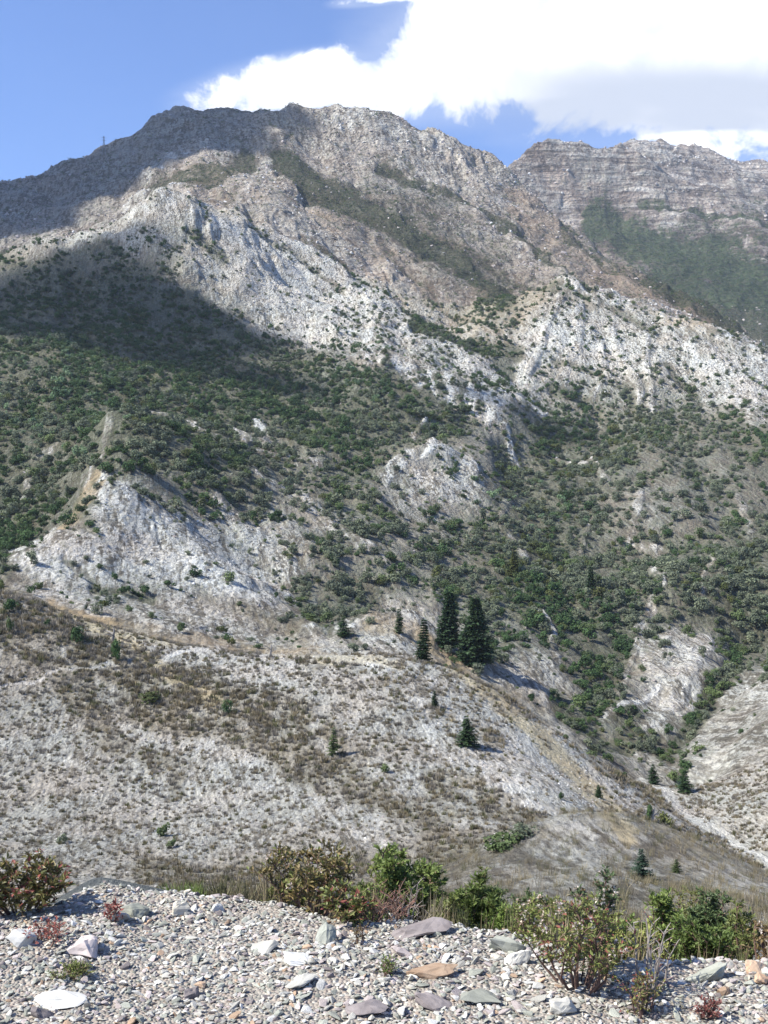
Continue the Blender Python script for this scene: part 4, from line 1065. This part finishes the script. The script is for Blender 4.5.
SL = [(431, 968, 66, 24, 4, 'long orange brown slab with a shaded underside on the gravel', (0.05, -0.12), 0.1, .5, .45),
      (425, 926, 84, 26, 5, 'long dark reddish slab at the gravel edge below the green bush', (0.1, -0.15), 0.1, .5, .5),
      (327, 930, 26, 40, 1, 'blue grey pointed stone standing on edge below the flowering shrub', (-0.7, 0.35), 0.2, .6, .5),
      (298, 956, 44, 16, 2, 'flat white slab below the left of the flowering shrub', (0.15, 0.1), 0.1, .4, .6),
      (262, 946, 40, 22, 0, 'broad pale slab left of the flat white slab', (0.3, -0.25), -0.3, .5, .7),
      (86, 945, 48, 24, 3, 'big pinkish boulder near the small red plant', (0.1, 0.1), 0.1, .8, .8),
      (22, 938, 36, 22, 2, 'pale rounded rock at the foot of the left bush', (0.1, 0.1), 0.2, .8, .8),
      (58, 995, 70, 20, 2, 'widest white slab lying half buried at the lower left', (0.05, 0.02), 0.05, .35, .7),
      (192, 991, 24, 18, 5, 'dark purplish stone alone in the lower left gravel', (0.2, 0.2), 0.7, .7, .7),
      (84, 964, 22, 14, 5, 'dark purple grey stone left of the moss', (0.2, 0.2), 0.4, .7, .6),
      (181, 908, 22, 20, 6, 'cream block on the rim of the gravel left of the shrub', (0.1, 0.3), 0.4, .8, .7),
      (218, 908, 17, 13, 2, 'small white block on the rim right of the cream block', (0.1, 0.3), 0.4, .8, .7),
      (507, 941, 48, 30, 1, 'greenish grey upright slab at the rim left of the large bush', (-0.6, 0.3), -0.1, .5, .6),
      (516, 955, 40, 24, 0, 'pale tilted slab in front of the greenish upright slab', (-0.4, -0.3), 0.2, .5, .6),
      (707, 970, 62, 32, 1, 'large greenish grey slab leaning at the right of the gravel', (-0.3, -0.35), 0.3, .5, .7),
      (755, 966, 36, 17, 4, 'orange brown rock at the right edge of the rim', (0.1, 0.2), 0.1, .7, .7),
      (762, 978, 26, 14, 4, 'second orange brown rock under the one at the right edge', (0.1, 0.2), 0.6, .7, .7),
      (724, 991, 17, 13, 4, 'small rust coloured stone alone at the lower right', (0.1, 0.2), 0.6, .8, .8),
      (432, 998, 62, 26, 5, 'long brown purple slab just below the orange slab', (0.1, 0.28), -0.35, .4, .5),
      (480, 990, 56, 34, 1, 'flat grey green slab right of the brown purple slab', (-0.2, 0.2), 0.2, .35, .8),
      (370, 1004, 60, 20, 5, 'dark thin slab at the lower middle of the gravel', (0.1, -0.1), 0.1, .5, .5),
      (468, 918, 30, 20, 0, 'grey stone on the rim under the yellow green bush', (-0.2, 0.2), 0.2, .6, .7),
      (405, 950, 30, 13, 3, 'pinkish flat stone above the left end of the orange slab', (-0.2, 0.2), 0.2, .6, .7),
      (135, 908, 40, 24, 1, 'greenish grey slab stack on the left high point of the rim', (-0.3, 0.25), 0.3, .6, .7),
      (115, 915, 44, 18, 0, 'pale grey slab under the high point of the rim', (-0.2, -0.25), -0.2, .5, .7),
      (652, 972, 40, 18, 0, 'pale stone at the rim right of the dead twigs', (-0.2, 0.2), 0.2, .6, .7),
      (600, 962, 24, 22, 4, 'orange brown stone among the stems of the large bush', (-0.2, 0.2), 0.2, .7, .7),
      (560, 1004, 40, 24, 0, 'grey block at the foot of the large bush, lower rim of the picture', (-0.2, 0.2), 0.2, .7, .8),
      (40, 1012, 34, 16, 5, 'dark red purple stone in the bottom left corner', (-0.2, 0.2), 0.2, .7, .8),
      (300, 978, 40, 20, 0, 'grey flat slab in the middle gravel under the white slab', (-0.2, -0.2), 0.5, .5, .8)]
for k, (px, py, w, h, c, lb, ti, rz, fl, dp) in enumerate(SL):
    slab(px, py, w, h, c, lb, k, ti, rz, fl, dp)
LM2 = [('the left bush', 25, 930), ('the small red plant', 112, 925), ('the cream block', 181, 910), ('the flat white slab', 298, 956), ('the pointed stone', 327, 935), ('the long orange slab', 431, 970),
       ('the long dark reddish slab', 425, 928), ('the widest white slab', 58, 995), ('the dark purplish stone', 192, 991), ('the large bush', 580, 990), ('the greenish upright slab', 507, 941), ('the large leaning slab', 707, 975),
       ('the small rust stone', 724, 991), ('the dark thin slab', 370, 1004), ('the moss', 75, 975), ('the grey flat slab', 300, 980), ('the open gravel', 235, 950), ('the lower middle gravel', 130, 1000), ('the brown purple slab', 432, 1000), ('the orange rock at the edge', 755, 966)]
cnt = 0
while cnt < 268:
    px = RS.uniform(-10, 778); py = RS.uniform(898, 1022)
    e_ = np.interp(px, [p[0] for p in EDGE], [p[1] for p in EDGE])
    if py < e_ + 4: continue
    right = px > 300
    if not right and RS.rand() < 0.35: continue
    P = ledge_at(px, py); R_ = (0.0145 + 0.011 * RS.rand() ** 1.6) * (1.25 if right and RS.rand() < 0.5 else 1)
    if any(math.hypot(P.x - a_, P.y - b_) < 0.6 * (R_ + c_) for a_, b_, c_ in taken): continue
    taken.append((P.x, P.y, R_)); c = int(RS.choice(7, p=PC)); fl = RS.rand() < 0.5
    o = link('stone', STN[c][RS.randint(0, 5)]); sc3 = (R_ * RS.uniform(1.0, 1.5), R_ * RS.uniform(0.75, 1.1), R_ * (0.55 if fl else 1.0))
    o.scale = sc3; o.location = P + Vector((0, 0, sc3[2] * 0.22)); o.rotation_euler = (RS.randn() * .28, RS.randn() * .28, RS.rand() * 6.28)
    szn = 'large' if R_ > 0.026 else ('fist-sized' if R_ > 0.020 else 'small')
    tag(o, unique('%s %s %s stone' % (szn, 'flat' if fl else 'blocky', SC[c][0]), px, py, LM2), 'stone', 'stones on the gravel ledge'); cnt += 1

# ------------------------------------------------------------------ bushes on the rim
M_stem = mat_plain('reddish_brown_stems', (0.10, 0.06, 0.05), (0.20, 0.13, 0.10), 30)
M_gstem = mat_plain('grey_dry_stems', (0.22, 0.19, 0.17), (0.36, 0.32, 0.29), 30)
M_lfred = mat_leaf('green_and_reddish_leaves', (0.11, 0.145, 0.042), (0.23, 0.14, 0.075), 0.22, 0.5, 0.35)
M_lfred2 = mat_leaf('crimson_leaves', (0.20, 0.06, 0.055), (0.30, 0.11, 0.085), 0.22, 0.5, 0.35)
M_lfgrn = mat_leaf('fresh_green_leaves', (0.115, 0.17, 0.042), (0.18, 0.23, 0.07), 0.25, 0.55, 0.3)
M_lfolv = mat_leaf('olive_bush_leaves', (0.14, 0.17, 0.050), (0.23, 0.24, 0.085), 0.25, 0.55, 0.3)
M_lfdk = mat_leaf('dark_bush_leaves', (0.085, 0.125, 0.05), (0.125, 0.17, 0.075), 0.22, 0.55, 0.3)
M_lfpale = mat_leaf('pale_sapling_leaves', (0.13, 0.19, 0.12), (0.20, 0.26, 0.17), 0.25, 0.55, 0.3)
M_flow = mat_leaf('creamy_pink_blossom', (0.62, 0.48, 0.42), (0.78, 0.72, 0.66), 0.25, 0.6, 0.2)
def place(px, py, d):
    """base of a plant that is d metres away, set down on ledge or bank"""
    x = (px - 384) / F * d
    z = float(ledge_z(x, d)) if d < 6.6 else float(ground_z(x, d))
    if d < 7.6: z = max(float(ledge_z(x, d)), float(ground_z(x, d)) if d > 7.05 else -9)
    return Vector((x, d, z - 0.02))
def bush(name, px, ybase, ytop, d, wpx, lm, label, seed, leaf=(0.030, 0.013), nstem=9, ntwig=9, nleaf=13, flowers=0, stem_mat=None, second=None, cat='bush', bare=0.25, group=None, upright=0.5):
    rs = random.Random(seed); P = place(px, ybase, d); s = d / F
    ztop = CAMZ + (512 - ytop) / F * d; H = max(0.05, ztop - P.z); R = wpx * s / 2
    root = bpy.data.objects.new(name, None); col.objects.link(root); root.location = P; root.empty_display_size = 0.1
    tag(root, label, cat, group)
    st = MB(); lf = MB(); fw = MB()
    for k in range(nstem):
        a = rs.uniform(0, 6.28); rr = R * math.sqrt(rs.random()) * 1.0; hh = H * (1 - 0.35 * (rr / R) ** 2) * rs.uniform(0.72, 1.02)
        tip = Vector((math.cos(a) * rr, math.sin(a) * rr, hh)); b0 = Vector((math.cos(a) * rr * 0.12, math.sin(a) * rr * 0.12, 0))
        m1 = b0.lerp(tip, 0.4) + Vector((rs.gauss(0, .05) * R, rs.gauss(0, .05) * R, H * 0.04 * rs.gauss(0, 1))) + Vector((math.cos(a), math.sin(a), 0)) * rr * 0.12
        m2 = b0.lerp(tip, 0.72) + Vector((rs.gauss(0, .06) * R, rs.gauss(0, .06) * R, 0))
        r0 = 0.0045 + 0.006 * H
        st.tube([b0 - Vector((0, 0, .03)), m1, m2, tip], [r0, r0 * .7, r0 * .45, r0 * .2], 5)
        path = [b0, m1, m2, tip]
        def at(f):
            f = f * 3; i = min(2, int(f)); return path[i].lerp(path[i + 1], f - i)
        for j in range(int(ntwig * 1.35)):
            f = bare + (1 - bare) * ((j + rs.random()) / ntwig); p0 = at(min(f, 1))
            an = rs.uniform(0, 6.28); ln = R * rs.uniform(0.16, 0.42) * (1.15 - 0.5 * f) + 0.02
            dv = Vector((math.cos(an), math.sin(an), rs.uniform(0.1, 1.2) * upright * 2)).normalized()
            p1 = p0 + dv * ln
            st.tube([p0, p0.lerp(p1, .5) + Vector((0, 0, .08 * ln)), p1], [r0 * .35, r0 * .25, r0 * .12], 3, cap=False)
            for q in range(nleaf):
                g = (q + rs.random()) / nleaf; pp = p0.lerp(p1, 0.15 + 0.9 * g)
                ld = (dv * 0.7 + Vector((rs.gauss(0, .8), rs.gauss(0, .8), rs.gauss(.2, .6)))).normalized() * leaf[0] * rs.uniform(.6, 1.25)
                mi = 1 if (second is not None and (g > 0.68) and rs.random() < 0.3) else 0
                lf.leaf(pp, ld, leaf[1] * rs.uniform(.7, 1.3), Vector((rs.gauss(0, .5), rs.gauss(0, .5), 1)), mi)
            if flowers and rs.random() < flowers and f > 0.45:
                for q in range(9):
                    v = Vector((rs.gauss(0, 1), rs.gauss(0, 1), rs.gauss(.4, 1))).normalized()
                    fw.leaf(p1 + v * 0.003, v * 0.013 * rs.uniform(.7, 1.2), 0.010, Vector((0.3, 0.2, 1)), 0)
    link('stems', st.mesh('stems', [stem_mat or M_stem]), root)
    if lf.v: link('foliage', lf.mesh('foliage', [lm] + ([second] if second is not None else [])), root)
    if fw.v: link('blossom', fw.mesh('blossom', [M_flow]), root)
    return root
bush('flowering_bush', 20, 925, 862, 4.75, 92, M_lfred, 'red-tinged leafy bush at the left end of the gravel rim', 101, second=M_lfred2, nstem=13, ntwig=11, flowers=0.05)
bush('heath_bush', -12, 915, 848, 5.6, 60, M_pur, 'greyish purple dry bush behind the red-tinged one at the left edge', 102, nstem=8)
bush('red_sprig', 44, 965, 925, 4.3, 52, M_lfred2, 'thin reddish twigs in front of the left bush', 103, leaf=(.018, .007), nstem=8, ntwig=5, nleaf=5)
bush('red_sprig', 112, 942, 896, 4.6, 14, M_lfred2, 'small upright red-leaved plant alone in the gravel', 104, leaf=(.022, .009), nstem=2, ntwig=10, nleaf=5, cat='small plant')
bush('flowering_bush', 312, 915, 848, 4.95, 104, M_lfred, 'bush with creamy blossom and reddish leaves at the middle of the rim', 105, second=M_lfolv, nstem=14, ntwig=11, nleaf=12, flowers=0.28)
bush('flowering_bush', 350, 925, 885, 4.7, 70, M_lfred, 'low reddish bush just right of the blossoming middle bush', 106, second=M_lfred2, nstem=9, ntwig=8, nleaf=10, flowers=0.1)
bush('green_bush', 402, 905, 846, 5.6, 84, M_lfgrn, 'dense fine-leaved green bush right of the blossoming middle bush', 107, leaf=(.030, .010), nstem=26, ntwig=16, nleaf=17)
bush('green_bush', 375, 905, 862, 6.1, 60, M_lfolv, 'olive green bush peeping out behind the blossoming middle bush', 108, leaf=(.030, .011), nstem=18, ntwig=14, nleaf=14)
bush('sapling', 431, 900, 838, 6.0, 18, M_lfpale, 'pale blue-green sapling beside the dense green bush', 109, leaf=(.026, .010), nstem=2, ntwig=16, nleaf=9, cat='sapling')
bush('dead_bush', 378, 930, 890, 4.75, 90, M_lfred2, 'tangle of bare grey and dark red twigs below the green bush', 110, leaf=(.012, .004), nstem=16, ntwig=8, nleaf=1, stem_mat=M_stem)
bush('dead_bush', 405, 915, 880, 5.2, 60, M_lfdk, 'pale bare twigs against the foot of the green bush', 111, leaf=(.012, .004), nstem=12, ntwig=8, nleaf=0, stem_mat=M_gstem)
bush('green_bush', 476, 935, 878, 6.0, 56, M_lfgrn, 'round yellow-green feathery bush left of the reeds', 112, leaf=(.034, .008), nstem=22, ntwig=16, nleaf=17, upright=0.9)
bush('green_bush', 484, 905, 868, 7.6, 40, M_lfolv, 'small olive bush behind the round yellow-green one', 113, leaf=(.028, .008), nstem=10, ntwig=12, nleaf=12)
bush('flowering_bush', 578, 1004, 905, 3.95, 104, M_lfolv, 'large open bush with small white flowers and red tips on the right gravel', 114, second=M_lfred2, leaf=(.022, .009), nstem=19, ntwig=9, nleaf=9, flowers=0.25, bare=.35)
bush('flowering_bush', 598, 975, 866, 4.15, 60, M_lfdk, 'tall thin flowering stems rising behind the large open bush', 115, second=M_lfred, leaf=(.022, .010), nstem=5, ntwig=16, nleaf=9, flowers=0.3, bare=.15)
bush('flowering_bush', 532, 960, 905, 4.6, 66, M_lfolv, 'low straggly flowering bush left behind the large open bush', 116, second=M_lfred, leaf=(.022, .009), nstem=10, ntwig=9, nleaf=8, flowers=0.3)
bush('dead_bush', 648, 1010, 900, 3.95, 60, M_lfred2, 'tall bare grey twigs standing right of the large open bush', 117, leaf=(.014, .005), nstem=7, ntwig=5, nleaf=1, stem_mat=M_gstem, bare=.3)
bush('red_sprig', 643, 1024, 975, 3.75, 42, M_lfred, 'low reddish sprigs at the foot of the bare grey twigs', 118, leaf=(.016, .007), nstem=8, ntwig=7, nleaf=6, second=M_lfred2)
bush('red_sprig', 706, 1024, 1000, 3.7, 34, M_lfred2, 'low purplish sprig at the bottom right', 119, leaf=(.014, .006), nstem=7, ntwig=6, nleaf=5, cat='small plant')
bush('green_bush', 664, 945, 893, 6.3, 56, M_lfgrn, 'bright green bush between the bare twigs and the blue-green bush', 120, leaf=(.032, .013), nstem=20, ntwig=14, nleaf=14)
bush('green_bush', 712, 945, 893, 7.7, 52, M_lfdk, 'dark blue-green bush at the right on the bank', 121, leaf=(.036, .013), nstem=24, ntwig=15, nleaf=15)
bush('green_bush', 640, 950, 925, 5.4, 70, M_lfolv, 'low olive bush along the rim behind the bare twigs', 122, leaf=(.026, .010), nstem=22, ntwig=11, nleaf=12)
bush('green_bush', 700, 955, 922, 5.2, 62, M_lfgrn, 'low green bush on the rim below the dark blue-green bush', 123, leaf=(.026, .010), nstem=22, ntwig=11, nleaf=12)
bush('flowering_bush', 764, 962, 915, 4.6, 32, M_lfred, 'small flowering bush cut by the right edge', 124, leaf=(.022, .009), nstem=6, ntwig=8, nleaf=8, flowers=0.25)
bush('small_plant', 386, 995, 962, 4.05, 24, M_lfgrn, 'small thin green plant left of the orange slab', 125, leaf=(.014, .005), nstem=6, ntwig=6, nleaf=5, cat='small plant')
bush('small_plant', 362, 965, 925, 4.4, 20, M_lfred, 'wispy red-stemmed plant below the middle of the rim', 126, leaf=(.014, .005), nstem=3, ntwig=6, nleaf=5, cat='small plant')
bush('moss_clump', 72, 980, 974, 4.05, 34, M_lfolv, 'low olive moss clump in the left gravel', 127, leaf=(.014, .005), nstem=16, ntwig=5, nleaf=8, cat='moss')
bush('green_bush', 590, 930, 890, 6.6, 60, M_lfolv, 'olive bush in the reeds behind the tall flowering stems', 128, leaf=(.034, .012), nstem=20, ntwig=14, nleaf=14)
bush('green_bush', 530, 925, 895, 7.8, 60, M_lfdk, 'dark low bush in the reeds behind the straggly flowering bush', 129, leaf=(.034, .012), nstem=20, ntwig=14, nleaf=14)
for k, (px, yb, yt, d, w, m_, lb) in enumerate([(448, 935, 903, 5.4, 44, M_lfolv, 'small olive bush on the rim between the dense green and round yellow-green bushes'),
        (512, 945, 905, 5.6, 50, M_lfgrn, 'small fresh green bush on the rim right of the round yellow-green one'), (556, 940, 902, 6.2, 60, M_lfolv, 'olive bush filling the strip behind the large open bush'),
        (620, 945, 900, 5.6, 56, M_lfgrn, 'fresh green bush between the tall flowering stems and the bare twigs'), (742, 950, 905, 6.4, 54, M_lfolv, 'olive bush on the bank near the right edge'),
        (290, 905, 880, 6.0, 50, M_lfolv, 'low olive bush behind the left flank of the blossoming bush'), (690, 925, 890, 8.6, 60, M_lfolv, 'olive bush on the bank behind the dark blue-green one'),
        (485, 915, 885, 8.8, 60, M_lfdk, 'dark green bush on the bank behind the small olive bush')]):
    bush('green_bush', px, yb, yt, d, w, m_, lb, 150 + k, leaf=(.030, .011), nstem=18, ntwig=12, nleaf=12)
for k, (px, yb, w, hpx, d, t) in enumerate([(215, 895, 70, 22, 11.5, 1), (265, 898, 64, 26, 12.5, 0), (180, 893, 40, 14, 11.0, 3), (310, 905, 60, 30, 13.0, 0)]):
    P = place(px, yb, d); s = d / F; root_m = (M_dry, M_olg, M_pur, M_lfgrn)[t]
    me = tuft_mesh('grass_clump', root_m, 880 + k, 420, 1.0, 0.5, 0.012, 0.15)
    o = link('grass_clump', me); o.location = P; H_ = CAMZ + (512 - (yb - hpx)) / F * d - P.z; o.scale = (w * s, w * s * .7, H_)
    tag(o, ['olive grass clump behind the rim, right of the grey mound', 'brown grass clump left of the blossoming middle bush', 'short green grass clump at the foot of the grey mound', 'tall brown grass clump hidden partly by the blossoming bush'][k], 'grass clump', 'grass clumps behind the gravel rim')

# ------------------------------------------------------------------ clouds overhead, whose shadows lie on the slopes
def mat_cloud():
    m = bpy.data.materials.new('cloud_vapour'); m.use_nodes = True; nt = m.node_tree; nt.nodes.clear()
    t = NT(nt); out = t.n('ShaderNodeOutputMaterial'); v = t.n('ShaderNodeVolumePrincipled')
    v.inputs['Color'].default_value = (0.95, 0.95, 0.96, 1); v.inputs['Density'].default_value = 0.03; v.inputs['Anisotropy'].default_value = 0.6
    t.put(out.inputs['Volume'], v.outputs[0]); return m
M_cl = mat_cloud()
def cloud(puffs, up, seed, label):
    """puffs: (pixel x, pixel y, metres away, radius, squash): each puff hangs between that patch of ground and the sun"""
    bm = bmesh.new(); rs = random.Random(seed)
    cc = []
    for px, py, d, r, q in puffs:
        P = Vector(((px - 384) / F * d, d, CAMZ + (512 - py) / F * d)); c = P + SUN * up; cc.append(c)
        for k in range(5):
            rr = r * (1.0 if k == 0 else rs.uniform(.35, .6)); a = rs.uniform(0, 6.28)
            o_ = Vector((0, 0, 0)) if k == 0 else Vector((math.cos(a) * r * .75, math.sin(a) * r * .75, rs.uniform(-.1, .25) * r))
            res = bmesh.ops.create_icosphere(bm, subdivisions=3, radius=rr)
            for v in res['verts']:
                n_ = v.co.normalized(); f = 1 + 0.28 * mnoise.noise(n_ * 1.9 + Vector((seed, k, r))) + 0.14 * mnoise.noise(n_ * 4.5 + Vector((seed, k, 3)))
                v.co = Vector((v.co.x * f, v.co.y * f, v.co.z * f * q)) + c + o_
    me = bpy.data.meshes.new('cloud'); bm.to_mesh(me); bm.free(); me.materials.append(M_cl)
    o = link('cloud', me); rm = o.modifiers.new('merge', 'REMESH'); rm.mode = 'VOXEL'; rm.voxel_size = 14
    return tag(o, kind='stuff', label=label)
cloud([(30, 310, 860, 60, .6), (110, 298, 890, 62, .6), (195, 330, 840, 58, .6), (20, 350, 780, 45, .6), (215, 385, 760, 42, .6), (110, 360, 780, 46, .6), (290, 388, 750, 30, .6), (165, 268, 960, 34, .6)], 1500, 1, 'low cloud outside the picture that shades the left middle slope')
cloud([(20, 220, 1600, 170, .5), (110, 190, 1650, 160, .5), (190, 150, 1720, 130, .5), (250, 125, 1780, 90, .5), (-60, 200, 1700, 150, .5)], 2200, 2, 'cloud outside the picture that shades the left mountain top')
cloud([(545, 425, 760, 26, .6), (500, 420, 760, 20, .6)], 1500, 3, 'small cloud scrap outside the picture over the middle slope')
#cloud([(690, 270, 2400, 190, .5), (760, 250, 2500, 170, .5)], 2600, 4, 'cloud outside the picture that shades the far green slope')

# ------------------------------------------------------------------ the air between here and the mountains
def haze():
    m = bpy.data.materials.new('thin_blue_air'); m.use_nodes = True; nt = m.node_tree; nt.nodes.clear()
    t = NT(nt); out = t.n('ShaderNodeOutputMaterial'); v = t.n('ShaderNodeVolumePrincipled')
    v.inputs['Color'].default_value = (0.74, 0.86, 1.0, 1); v.inputs['Density'].default_value = 0.00005; v.inputs['Anisotropy'].default_value = 0.0
    t.put(out.inputs['Volume'], v.outputs[0])
    zb = float(Z.min()) - 1.0; zt = float(Z.max()) + 20
    xs = float(np.abs(X).max()) + 50
    b = MB(); b.add([(-xs, -400, zb), (xs, -400, zb), (xs, 5400, zb), (-xs, 5400, zb), (-xs, -400, zt), (xs, -400, zt), (xs, 5400, zt), (-xs, 5400, zt)],
                    [(3, 2, 1, 0), (4, 5, 6, 7), (0, 1, 5, 4), (1, 2, 6, 5), (2, 3, 7, 6), (3, 0, 4, 7)])
    tag(link('haze', b.mesh('haze', [m])), 'thin blue mountain air', kind='stuff')
    print('HAZE top', zt)
haze()

# dry grass between the bushes, just over the rim
n = 300
px_ = RS.uniform(150, 800, n); d_ = RS.uniform(4.2, 7.4, n)
x = (px_ - 384) / F * d_; e_ = np.interp((px_ - 384) / F, eu, ed)
k_ = (d_ > e_ + 0.08) & ((px_ > 400) | (RS.rand(n) < 0.4)); x = x[k_]; y = d_[k_]; n = len(x)
z = np.maximum(ledge_z(x, y), np.where(y > 7.05, ground_z(x, np.maximum(y, 7.05)), -9)); rr = RS.rand(n)
r_ = 0.09 + 0.15 * RS.rand(n) ** 1.6
scatter_object('rim_grass', np.stack([x, y, z - 0.02], -1), np.stack([RS.randn(n) * .15, RS.randn(n) * .15, RS.rand(n) * 6.28], -1), np.stack([r_, r_, r_ * 1.3], -1),
               np.where(rr < 0.3, 0, np.where(rr < 0.6, 1, 3)) * 3 + RS.randint(0, 3, n), REED, 'thin dry grass between the bushes on the rim')
